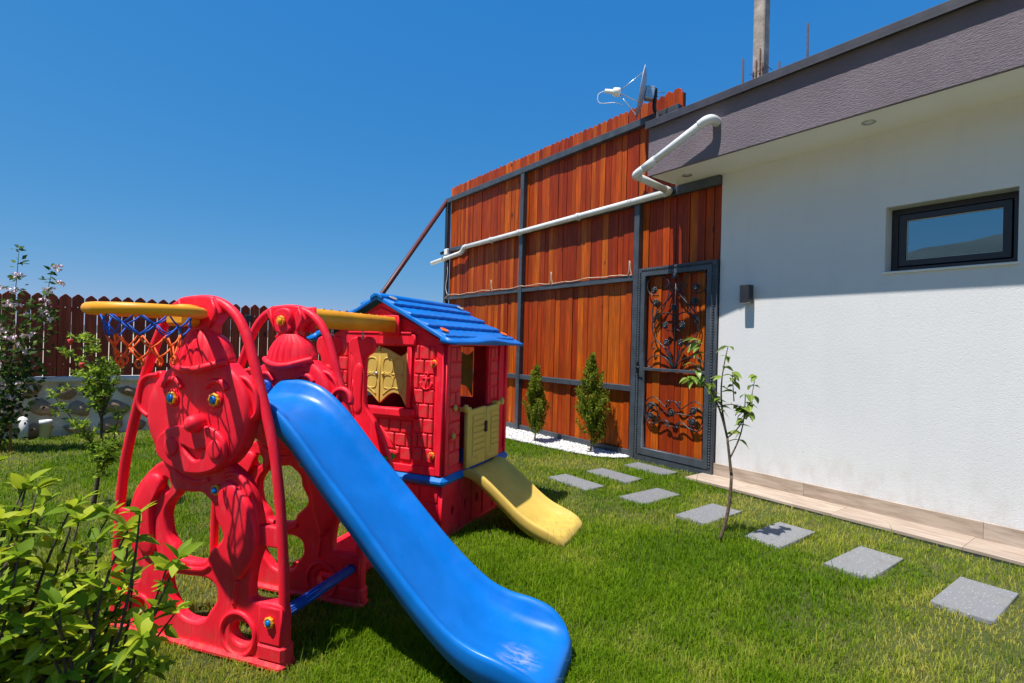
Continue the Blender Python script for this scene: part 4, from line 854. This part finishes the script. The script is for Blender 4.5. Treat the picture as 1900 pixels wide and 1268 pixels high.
for sgn in (-1, 1):
    for k in range(4):
        t0 = .02+.245*k; t1 = min(1.0, t0+.255); n = 52; vs = []; fs = []
        def pt(t, y, h): return (rx+sgn*(t*sl_len*math.cos(ang)+h*math.sin(ang)), y, ZR+.042-t*sl_len*math.sin(ang)+h*math.cos(ang))
        for i in range(n+1):
            y = -.055+(HD+.11)*i/n; ph_ = (i/n*11) % 1; sc_ = .022*abs(math.sin(math.pi*ph_))**.6
            tb = t1-.03+sc_
            vs += [pt(t0, y, -.004), pt(tb-.02, y, .017), pt(tb-.004, y, .017), pt(tb, y, .010), pt(tb, y, -.008)]
        for i in range(n):
            for j in range(4): fs.append((i*5+j, i*5+j+1, (i+1)*5+j+1, (i+1)*5+j))
        fs += [(0, 4, 3, 2, 1), tuple(n*5+j for j in range(5))]
        m = MB(); m.add(vs, fs, True); m.build('shingle_course', 'blue_plastic', rf)
    m = MB(); n = 40; vs = []; fs = []
    for i in range(n+1):
        y = -.07+(HD+.16)*i/n; f = math.exp(-((i/n-.52)/.2)**2)
        x0_, z0_ = rx+sgn*(HWD/2+.0), ZT+.055+.016*f; x1_, z1_ = rx+sgn*(HWD/2+.115), ZT+.016+.018*f
        vs += [(x0_, y, z0_-.02), (x0_+sgn*.02, y, z0_-.004), (x1_-sgn*.02, y, z1_+.004), (x1_, y, z1_-.006), (x1_-sgn*.004, y, z1_-.022), (x0_, y, z0_-.05)]
    for i in range(n):
        for j in range(6): fs.append((i*6+j, i*6+(j+1) % 6, (i+1)*6+(j+1) % 6, (i+1)*6+j))
    fs += [tuple(range(6)), tuple(n*6+j for j in range(6))]
    m.add(vs, fs, True); m.build('eave_brim', 'blue_plastic', rf)
    for t, y in ((.12, .0), (.12, HD-.03), (.86, .0), (.86, HD-.03)):
        c_ = Vector(pt(t, y+.02, .018)); nv = Vector((sgn*math.sin(ang), 0, math.cos(ang)))
        MB().lathe([(.030, 0), (.031, .004), (.022, .007), (.02, .004), (0, .005)], Matrix.Translation(c_) @ nv.to_track_quat('Z', 'Y').to_matrix().to_4x4(), 18).build('roof_cap_bolt', 'orange_cord' if t > .5 else 'concrete', rf)

# ------------------------------------------------------------------ plants
def leaf_mesh(name, L, w, mat, curl=.25, fold=.25, n=5):
    m = MB(); vs = []; fs = []
    for i in range(n+1):
        t = i/n; ww = w*(math.sin(math.pi*(t**.8))**.85 if 0 < t < 1 else (.03 if t == 0 else 0)); z = -curl*L*t*t
        vs += [(t*L, -ww, z+fold*ww), (t*L, 0, z), (t*L, ww, z+fold*ww)]
    for i in range(n):
        for j in range(2): fs.append((i*3+j, i*3+j+1, (i+1)*3+j+1, (i+1)*3+j))
    me = bpy.data.meshes.new(name); me.from_pydata(vs, [], fs); me.materials.append(M[mat])
    for p in me.polygons: p.use_smooth = True
    return me
def leaf_rot(d, roll):   # x axis along d, z roughly up
    d = d.normalized(); z = Vector((0, 0, 1)); y = z.cross(d)
    y = y.normalized() if y.length > 1e-3 else Vector((0, 1, 0)); z = d.cross(y)
    mtx = Matrix((d, y, z)).transposed(); return (mtx @ Matrix.Rotation(roll, 3, 'X')).to_euler()
def leaf_soup(parent, name, items, L, w, cols, mat='tint_leaf'):
    """many small leaves as one part: items = (pos, dir)"""
    V = []; F = []; C = []
    for p, d in items:
        d = d.normalized(); s = random.uniform(.65, 1.25); y = Vector((random.gauss(0, 1), random.gauss(0, 1), random.gauss(0, 1))).cross(d)
        y = y.normalized() if y.length > 1e-3 else d.orthogonal().normalized(); k = len(V); l = L*s; ww = w*s; n = d.cross(y)*(.15*l)
        V += [p, p+d*l*.45+y*ww-n*.3, p+d*l-n, p+d*l*.45-y*ww-n*.3]; F += [(k, k+1, k+2), (k, k+2, k+3)]
        c = random.choice(cols); j = random.uniform(.8, 1.2); C += [(c[0]*j, c[1]*j, c[2]*j, 1)]*4
    me = bpy.data.meshes.new(name); me.from_pydata([v[:] for v in V], [], F); me.materials.append(M[mat])
    at = me.color_attributes.new('tint', 'FLOAT_COLOR', 'POINT'); at.data.foreach_set('color', np.array(C, 'f').ravel())
    o = bpy.data.objects.new(name, me); col.objects.link(o); o.parent = parent; return o
def curve_pts(a, b, bend, n=8):
    a = Vector(a); b = Vector(b); out = []
    for i in range(n+1):
        t = i/n; out.append(a+(b-a)*t+Vector(bend)*math.sin(math.pi*t))
    return out
# foreground citrus bush (in the corner of the lawn close by)
bush = empty('citrus_bush', (-1.80, -.19, 0)); tag(bush, 'bright green broad-leaved bush in near left corner', 'bush')
lm = [leaf_mesh('leaf', l, w, 'citrus_leaf', c_, f_) for l, w, c_, f_ in ((.072, .016, .25, .3), (.058, .0145, .5, .2), (.080, .017, .18, .4), (.050, .013, .7, .2), (.064, .018, .35, .15), (.045, .0125, .3, .5))]
stems = MB(); twigs = []
def branch(a, b, r, bend): 
    p = curve_pts(a, b, bend); stems.tube(p, [r*(1-.6*i/(len(p)-1)) for i in range(len(p))], 7); return p
trunks = [branch((0, -.0, 0), (-.03, -.02, .32), .016, (.02, .02, 0)), branch((.10, .10, 0), (.12, .14, .30), .013, (-.02, .01, 0)), branch((-.02, -.12, 0), (.03, -.14, .36), .014, (.03, 0, 0))]
rr = random.Random(5)
twig_ends = []; crd = Vector((.60, .80, 0)); dpd = Vector((-.80, .60, 0))
while len(twig_ends) < 130:
    q = rr.uniform(-.42, .36); top = .88-.30*max(0, q+.12)-.55*max(0, q-.10)-.25*max(0, -.1-q); z = rr.uniform(.22, 1)**.8*top
    if z < .16: continue
    lim = .36-.35*abs(z-.55)
    if q > lim: continue
    twig_ends.append(crd*q+dpd*rr.uniform(-.13, .16)+Vector((.0, .0, z)))
twig_ends += [crd*.37+Vector((0, 0, .70)), crd*.40+Vector((0, 0, .73)), crd*.33+Vector((0, 0, .46)), crd*.30+Vector((0, 0, .84)), crd*-.08+Vector((0, 0, .96)), crd*.27+Vector((0, 0, .80))]
leaves = []
for tgt in twig_ends:
    tk = min(trunks, key=lambda t_: (t_[-1]-tgt).length); st = tk[rr.randint(3, 8)]
    if st.z > tgt.z: st = tk[2]
    p = branch(st, tgt, .0055, (rr.uniform(-.03, .03), rr.uniform(-.03, .03), rr.uniform(0, .05)))
    for i in range(3, len(p)):
        for s_ in range(2 if i < 5 else 3):
            d = (p[i]-p[i-1]).normalized(); az = rr.uniform(0, 6.28); leaves.append((p[i], d*.4+Vector((math.cos(az), math.sin(az), rr.uniform(-.7, .7)))*.9))
    for s_ in range(5):
        az = rr.uniform(0, 6.28); leaves.append((p[-1], (p[-1]-p[-2]).normalized()*.8+Vector((math.cos(az), math.sin(az), .25))*.8))
stems.build('stem', 'dark_bark', bush)
rr.shuffle(leaves)
main, rest = leaves[:298], leaves[298:]
for p, d in main:
    k = rr.uniform(.6, 1.05); inst('leaf', rr.choice(lm), bush, p, leaf_rot(d, rr.uniform(-1.1, 1.1)), (k, k, k))
V = []; F = []; C = []
for p, d in rest:
    me = rr.choice(lm); mt_ = leaf_rot(d, rr.uniform(-1.1, 1.1)).to_matrix(); k = rr.uniform(.55, .95); n_ = len(V); c_ = rr.choice([(.20, .31, .018), (.32, .42, .022), (.44, .50, .03), (.16, .26, .016)])
    V += [tuple(p+mt_ @ (v.co*k)) for v in me.vertices]; F += [[i+n_ for i in f.vertices] for f in me.polygons]; C += [(*c_, 1)]*len(me.vertices)
me = bpy.data.meshes.new('foliage'); me.from_pydata(V, [], F); me.materials.append(M['tint_leaf']); me.polygons.foreach_set('use_smooth', [True]*len(F))
at = me.color_attributes.new('tint', 'FLOAT_COLOR', 'POINT'); at.data.foreach_set('color', np.array(C, 'f').ravel()); inst('foliage', me, bush)['kind'] = 'stuff'
# young tree by the path
yt = empty('young_tree', (-1.959, 3.27, 0)); tag(yt, 'slender young tree with few drooping leaves beside stepping stones', 'tree')
st = MB()
def yb(a, b, r0_, r1_, bend=(0, 0, 0), n=9):
    p = curve_pts(a, b, bend, n); st.tube(p, [r0_+(r1_-r0_)*i/n for i in range(n+1)], 8); return p
tA = yb((0, 0, 0), (.045, .05, .45), .013, .010, (.012, .016, 0)); tB = yb(tA[-1], (.02, .03, .70), .010, .008, (.0, .0, 0))
brs = [yb(tB[-1], (-.13, -.17, 1.20), .0075, .003, (.02, .02, .03)), yb(tB[-1], (.015, .02, 1.32), .0075, .003, (-.03, -.03, 0)), yb(tB[4], (.09, .12, 1.0), .006, .003, (.02, .02, -.02)), yb(tB[-1], (.13, .17, 1.13), .005, .002, (.03, .0, -.06)), yb((-.03, -.04, 1.0), (-.15, -.19, 1.10), .004, .002, (0, 0, .02)), yb((.0, .0, .92), (.13, .10, .87), .004, .002, (0, 0, .03)), yb((-.09, -.12, 1.15), (-.11, -.15, 1.36), .004, .002), yb((.05, .05, .95), (.06, .0, 1.15), .004, .002)]
st.build('trunk', 'bark', yt)
lmy = [leaf_mesh('leaf', l, w, 'young_leaf', c_, f_) for l, w, c_, f_ in ((.085, .021, .45, .3), (.07, .019, .6, .2), (.06, .017, .3, .35))]
for b_ in brs:
    for i in range(3, len(b_)):
        for s in range(3 if i < 7 else 4):
            if rr.random() < .28: continue
            az = rr.uniform(0, 6.28); d = Vector((math.cos(az), math.sin(az), rr.uniform(-.35, .35))); sc_ = rr.uniform(.65, 1.2)
            inst('leaf', rr.choice(lmy), yt, b_[i], leaf_rot(d, rr.uniform(-.5, .5)), (sc_,)*3)
# cypresses by the fence
def cypress(x, y, h, wmax, lab, seed):
    random.seed(seed); e = empty('conifer', (x, y, 0)); tag(e, lab, 'conifer', 'young conifers in gravel bed')
    m = MB(); m.tube([(0, 0, 0), (.01, .0, .2), (-.005, .01, h*.55), (0, 0, h*.9)], [.011, .010, .006, .002], 7)
    items = []
    nsh = int(70*h/1.0)
    for k in range(nsh):
        t = random.uniform(0, 1); z0 = .10+(h-.28)*t; az = random.uniform(0, 6.28)
        prof = (math.sin(math.pi*min(1, .18+.82*t)**.9)**.8)*(1-.25*t); ln = wmax*prof*random.uniform(.55, 1.15)
        e_ = Vector((math.cos(az)*ln, math.sin(az)*ln, z0+random.uniform(.12, .24)*(1-.2*t))); a = Vector((0, 0, z0))
        p = curve_pts(a, e_, (math.cos(az)*.02, math.sin(az)*.02, -.02), 6); m.tube(p, [.003, .003, .003, .002, .002, .0015, .001], 4)
        for i in range(1, 7):
            for s in range(30):
                d = Vector((random.gauss(0, .55), random.gauss(0, .55), random.uniform(.35, 1.1))); q = p[i]+Vector((random.gauss(0, .013), random.gauss(0, .013), random.gauss(0, .018)))
                items.append((q, d))
    for s in range(500):
        items.append((Vector((random.gauss(0, .016), random.gauss(0, .016), h-.3+.3*random.random()**.8)), Vector((random.gauss(0, .3), random.gauss(0, .3), 1))))
    m.build('trunk', 'bark', e)
    leaf_soup(e, 'crown', items, .03, .0055, [(.11, .17, .016), (.18, .25, .022), (.28, .33, .03), (.40, .38, .04), (.08, .13, .016)])
cypress(-5.3, 4.397, 1.0, .18, 'smaller feathery young conifer left in white gravel bed', 3); cypress(-4.44, 4.56, 1.2, .225, 'taller feathery young conifer in gravel bed nearer to gate', 4)
# small pomegranate-like tree on the left
random.seed(11)
def small_tree(loc, lab, H, brspec, leafL, leafw, cols, dens, flowers=()):
    e = empty('small_tree', loc); tag(e, lab, 'tree'); m = MB(); items = []
    tr_ = curve_pts((0, 0, 0), (.02, .03, H), (-.02, .02, 0), 12); m.tube(tr_, [.017*(1-.7*i/12) for i in range(13)], 8)
    for (t0, end, bend) in brspec:
        a = tr_[int(t0*12)]; p = curve_pts(a, end, bend, 9); m.tube(p, [.008*(1-.8*i/9) for i in range(10)], 6)
        for i in range(2, 10):
            if i % 2 == 0:
                for q in range(2):
                    az = random.uniform(0, 6.28); e2 = p[i]+Vector((math.cos(az)*.07, math.sin(az)*.07, random.uniform(-.01, .09))); p2 = curve_pts(p[i], e2, (0, 0, .01), 4); m.tube(p2, [.003, .0025, .002, .0015, .001], 4)
                    for j in range(1, 5):
                        for s in range(dens): items.append((p2[j]+Vector((random.gauss(0, .008),)*1+(random.gauss(0, .008), random.gauss(0, .008))), Vector((random.gauss(0, 1), random.gauss(0, 1), random.gauss(.45, .6)))))
            for s in range(dens): items.append((p[i], Vector((random.gauss(0, 1), random.gauss(0, 1), random.gauss(.45, .6)))))
    m.build('trunk', 'dark_bark', e); leaf_soup(e, 'crown', items, leafL, leafw, cols)
    for f_ in flowers:
        MB().lathe([(.006, 0), (.012, .02), (.02, .04), (.012, .045), (0, .04)], Matrix.Translation(f_), 8).build('blossom', 'petal_red', e)
    return e
cr_ = Vector((.60, .80, 0))   # image-right direction
def L_(s, z, dpt=0): return Vector((cr_.x*s-.8*dpt, cr_.y*s+.6*dpt, z))
small_tree((-4.904, -.134, 0), 'slim small tree with light green leaves growing on lawn at left', .80,
   [(.5, L_(-.34, .86), (0, 0, .0)), (.7, L_(-.02, 1.25), (.0, .02, 0)), (.9, L_(.10, 1.10), (0, 0, 0)), (1, L_(.02, 1.02), (0, 0, 0)), (.95, L_(-.18, 1.27, .05), (0, 0, .04)), (.45, L_(.17, .72), (.02, .02, -.04)), (.40, L_(.16, .52), (0, 0, -.03)), (.42, L_(-.10, .62), (0, 0, 0)), (.9, L_(.17, 1.04), (0, 0, 0)), (.85, L_(-.08, .98), (0, 0, 0)), (.3, L_(.08, .36), (0, 0, 0)), (.95, L_(-.30, 1.14, .1), (0, 0, .05))],
   .040, .0075, [(.20, .31, .03), (.30, .42, .04), (.42, .50, .05), (.13, .22, .025)], 6, [L_(-.11, 1.03), L_(-.2, 1.2)])
# flowering climber in the far left corner
rb = empty('flowering_shrub', (-7.78, -1.08, 0)); tag(rb, 'tall shrub with pale pink blossom and wooden stake before picket fence', 'shrub')
m = MB(); items = []; dark = []
MB().tube([(.10, .16, 0), (.11, .17, 1.35)], .012, 8).build('stake', 'bamboo', rb)
blos = []
canes = [((.05, -.05, 0), (.14, .19, 2.18), (.02, .05, 0)), ((0, .05, 0), (.38, .48, 1.95), (-.10, .05, .15)), ((-.1, -.1, 0), (-.08, -.05, 1.7), (0, 0, 0)), ((0, 0, 0), (.25, .30, 1.45), (.05, .0, .1)), ((0, 0, 0), (.42, .52, 1.52), (.0, .0, .2)), ((.05, 0, 0), (.22, .33, .95), (0, .05, .1)), ((-.1, -.15, 0), (-.25, -.32, 1.6), (0, 0, .1)), ((-.1, -.1, 0), (-.05, .02, 1.3), (0, 0, 0)), ((-.2, -.3, 0), (-.45, -.6, 1.7), (0, 0, .1)), ((-.2, -.3, 0), (-.2, -.2, 1.2), (0, 0, .1)), ((-.3, -.4, 0), (-.6, -.8, 1.3), (0, 0, .1)), ((0, 0, 0), (.05, .12, 1.62), (0, 0, .1)), ((0, 0, 0), (.12, .15, .9), (.1, .1, 0))]
for ci, (a, b, bend) in enumerate(canes):
    p = curve_pts(a, b, bend, 14); m.tube(p, [.010*(1-.8*i/14) for i in range(15)], 6)
    for i in range(3, 15):
        nlv = 15 if i < 12 else 9
        for s in range(nlv): 
            q = p[i]+Vector((random.gauss(0, .075), random.gauss(0, .075), random.gauss(0, .06)))*(1 if i < 12 else .3); items.append((q, Vector((random.gauss(0, 1), random.gauss(0, 1), random.gauss(.1, .6)))))
        if i >= 6 and random.random() < .34 and ci not in (0,): blos.append(p[i]+Vector((random.gauss(0, .05), random.gauss(0, .05), random.gauss(0, .05))))
    if ci in (0, 1): blos += [p[11], p[12]+Vector((.02, .02, 0)), p[10]]
m.build('cane', 'dark_bark', rb); leaf_soup(rb, 'crown', items, .07, .018, [(.03, .065, .015), (.05, .09, .02), (.08, .14, .025), (.16, .23, .04)])
for b_ in blos:
    fm_ = MB()
    for s in range(7):
        c_ = Vector((random.gauss(0, .022), random.gauss(0, .022), random.gauss(0, .018)))
        for k_ in range(5):
            a_ = Vector((random.gauss(0, 1), random.gauss(0, 1), random.gauss(.4, .7))).normalized()*.028; s_ = a_.orthogonal().normalized()*.013
            n_ = len(fm_.v); fm_.v += [tuple(c_), tuple(c_+a_*.6+s_), tuple(c_+a_), tuple(c_+a_*.6-s_)]; fm_.f += [(n_, n_+1, n_+2, n_+3)]; fm_.m.append(0); fm_.sm.append(False)
    me = bpy.data.meshes.new('blossom'); me.from_pydata(fm_.v, [], fm_.f); me.materials.append(M['petal_pink']); inst('blossom', me, rb, b_)

# ------------------------------------------------------------------ white gravel bed
edge = smooth([(-8.3, 4.05), (-7.2, 4.12), (-6.3, 4.17), (-5.7, 4.23), (-5.1, 4.30), (-4.6, 4.37), (-4.30, 4.45), (-4.12, 4.58), (-4.03, 4.76)], 6, False)
def edge_y(x): return float(np.interp(x, [p[0] for p in edge], [p[1] for p in edge]))
e = MB().tube([(p[0], p[1], .006) for p in edge], .007, 6).build('lawn_edging', 'black_plastic'); tag(e, 'thin black plastic edging strip round white gravel bed', 'edging')
ico = bmesh.new(); bmesh.ops.create_icosphere(ico, subdivisions=1, radius=1); iv = np.array([v.co[:] for v in ico.verts]); ifc = np.array([[v.index for v in f.verts] for f in ico.faces]); ico.free()
V = []; F = []; C = []; n = 0
for k in range(9000):
    x = rng.uniform(-8.3, -4.03) if k % 3 == 0 else rng.uniform(-6.2, -4.03); ye = edge_y(x); y = rng.uniform(ye+.008, 4.81)
    s = rng.uniform(.006, .013)*np.array([rng.uniform(.8, 1.5), rng.uniform(.7, 1.2), rng.uniform(.5, .8)]); a = rng.uniform(0, 6.28); ca, sa = math.cos(a), math.sin(a)
    q = iv*s*(1+rng.uniform(-.12, .12, (12, 1))); q = np.c_[q[:, 0]*ca-q[:, 1]*sa, q[:, 0]*sa+q[:, 1]*ca, q[:, 2]]+np.array([x, y, rng.uniform(.004, .02)])
    V.append(q); F.append(ifc+n); n += 12; g = rng.uniform(.5, .8); C.append(np.tile([g, g*.985, g*.96, 1], (12, 1)))
def np_mesh(name, V, F, C, mat):
    me = bpy.data.meshes.new(name); V = np.asarray(V, 'f'); F = np.asarray(F, 'i'); k = F.shape[1]
    me.vertices.add(len(V)); me.vertices.foreach_set('co', V.ravel()); me.loops.add(F.size); me.loops.foreach_set('vertex_index', F.ravel())
    me.polygons.add(len(F)); me.polygons.foreach_set('loop_start', np.arange(0, F.size, k, dtype='i')); me.update(calc_edges=True)
    at = me.color_attributes.new('tint', 'FLOAT_COLOR', 'POINT'); at.data.foreach_set('color', np.asarray(C, 'f').ravel()); me.materials.append(M[mat]); return me
o = bpy.data.objects.new('white_gravel', np_mesh('white_gravel', np.concatenate(V), np.concatenate(F), np.concatenate(C), 'pebble')); col.objects.link(o)
tag(o, 'white pebble gravel filling narrow bed at foot of tall fence', 'gravel', kind='stuff')
mb = MB(); pts = [(p[0], p[1], .003) for p in edge]; vs = pts+[(p[0], 4.82, .003) for p in edge]; k = len(pts)
mb.add(vs, [(i, i+1, k+i+1, k+i) for i in range(k-1)]); o = mb.build('gravel_bed', 'coping'); tag(o, kind='structure')

# ------------------------------------------------------------------ grass
def noise2(x, y, seed):
    r = np.random.default_rng(seed); out = np.zeros_like(x)
    for f, a in ((.7, 1), (1.6, .7), (3.5, .55), (8, .4), (17, .28)):
        for k in range(3):
            th, ph_ = r.uniform(0, 6.28, 2); out += a*np.sin(f*2*(x*np.cos(th)+y*np.sin(th))+ph_+1.3*np.sin(f*.9*(x*np.sin(th)-y*np.cos(th))+ph_*2))/3
    return out
def grass(N, seed):
    r = np.random.default_rng(seed)
    dep = np.exp(r.uniform(math.log(.75), math.log(9.5), N)); ang = r.uniform(R(-56), R(54), N)
    lat = dep*np.tan(ang)
    x = fwd.x*dep+rt.x*lat; y = fwd.y*dep+rt.y*lat
    N2 = int(N*.12); x = np.r_[x, r.uniform(-8.5, 3, N2)]; y = np.r_[y, r.uniform(-4, 4.7, N2)]; dep = np.r_[dep, np.hypot(x[-N2:], y[-N2:])]
    ok = (x > -8.5) & (x < 4) & (y > -5) & (y < 4.475)
    ok |= (x < -3.08) & (y < 4.79) & (y > -5) & (x > -8.5)
    for a, b, c_, d_ in stone_rects: ok &= ~((x > a+.012*r.uniform(-.5, 1.4, len(x))) & (x < b-.012*r.uniform(-.5, 1.4, len(x))) & (y > c_+.012*r.uniform(-.5, 1.4, len(x))) & (y < d_-.012*r.uniform(-.5, 1.4, len(x))))
    ye = np.interp(x, [p[0] for p in edge], [p[1] for p in edge]); ok &= ~((x < -4.03) & (y > ye-.005))
    hu = Vector((math.cos(HA), math.sin(HA))); hx = (x-HK.x)*hu.x+(y-HK.y)*hu.y; hy = -(x-HK.x)*hu.y+(y-HK.y)*hu.x
    ok &= ~((hx > -1.02) & (hx < 0) & (hy > 0) & (hy < .95))
    x, y, dep = x[ok], y[ok], dep[ok]; n = len(x)
    pn = noise2(x, y, 3); pn2 = noise2(x*2.3, y*2.3, 9); dens = np.clip(.78+.35*pn, .35, 1); keep = r.uniform(0, 1, n) < dens
    x, y, dep, pn, pn2 = x[keep], y[keep], dep[keep], pn[keep], pn2[keep]; n = len(x)
    h = r.uniform(.016, .040, n)*(1+.22*pn+.28*noise2(x*6, y*6, 31)); lng = r.uniform(0, 1, n); h *= np.where(lng < .02, 1.8, 1)*np.where(lng < .0012, 1.9, 1); w = np.clip(.0008+.00042*dep, .0010, .0045)*r.uniform(.7, 1.3, n)
    az = r.uniform(0, 6.28, n); lean = r.uniform(.15, 1.0, n)*h; dx, dy = np.cos(az), np.sin(az); fa = az+r.uniform(-1, 1, n)+1.57; wx, wy = np.cos(fa)*w, np.sin(fa)*w
    z0 = np.full(n, -.006)
    P = np.empty((n, 5, 3)); 
    P[:, 0] = np.c_[x-wx, y-wy, z0]; P[:, 1] = np.c_[x+wx, y+wy, z0]
    P[:, 2] = np.c_[x-wx*.75+dx*lean*.35, y-wy*.75+dy*lean*.35, h*.6]; P[:, 3] = np.c_[x+wx*.75+dx*lean*.35, y+wy*.75+dy*lean*.35, h*.6]
    P[:, 4] = np.c_[x+dx*lean, y+dy*lean, h*np.clip(1.05-.35*lean/h, .5, 1)]
    i0 = (np.arange(n)*5)[:, None]; F = np.concatenate([i0+np.array([[0, 1, 3]]), i0+np.array([[0, 3, 2]]), i0+np.array([[2, 3, 4]])])
    g1 = np.array([.105, .215, .005]); g2 = np.array([.26, .39, .012]); g3_ = np.array([.58, .50, .11]); 
    t = np.clip(r.uniform(0, 1, n)*.8+.25*pn2, 0, 1)[:, None]; c_ = g1*(1-t)+g2*t
    dry = np.clip(.07-.38*pn+.3*pn2+r.normal(0, .22, n), 0, .9)[:, None]; c_ = c_*(1-dry)+g3_*dry
    C = np.ones((n, 5, 4)); C[:, :, :3] = c_[:, None, :]
    return P.reshape(-1, 3), F, C.reshape(-1, 4)
V, F, C = grass(700000, 21)
o = bpy.data.objects.new('grass', np_mesh('grass', V, F, C, 'grass_blade')); col.objects.link(o); tag(o, 'short green lawn grass with drier yellowish patches', 'grass', kind='stuff')
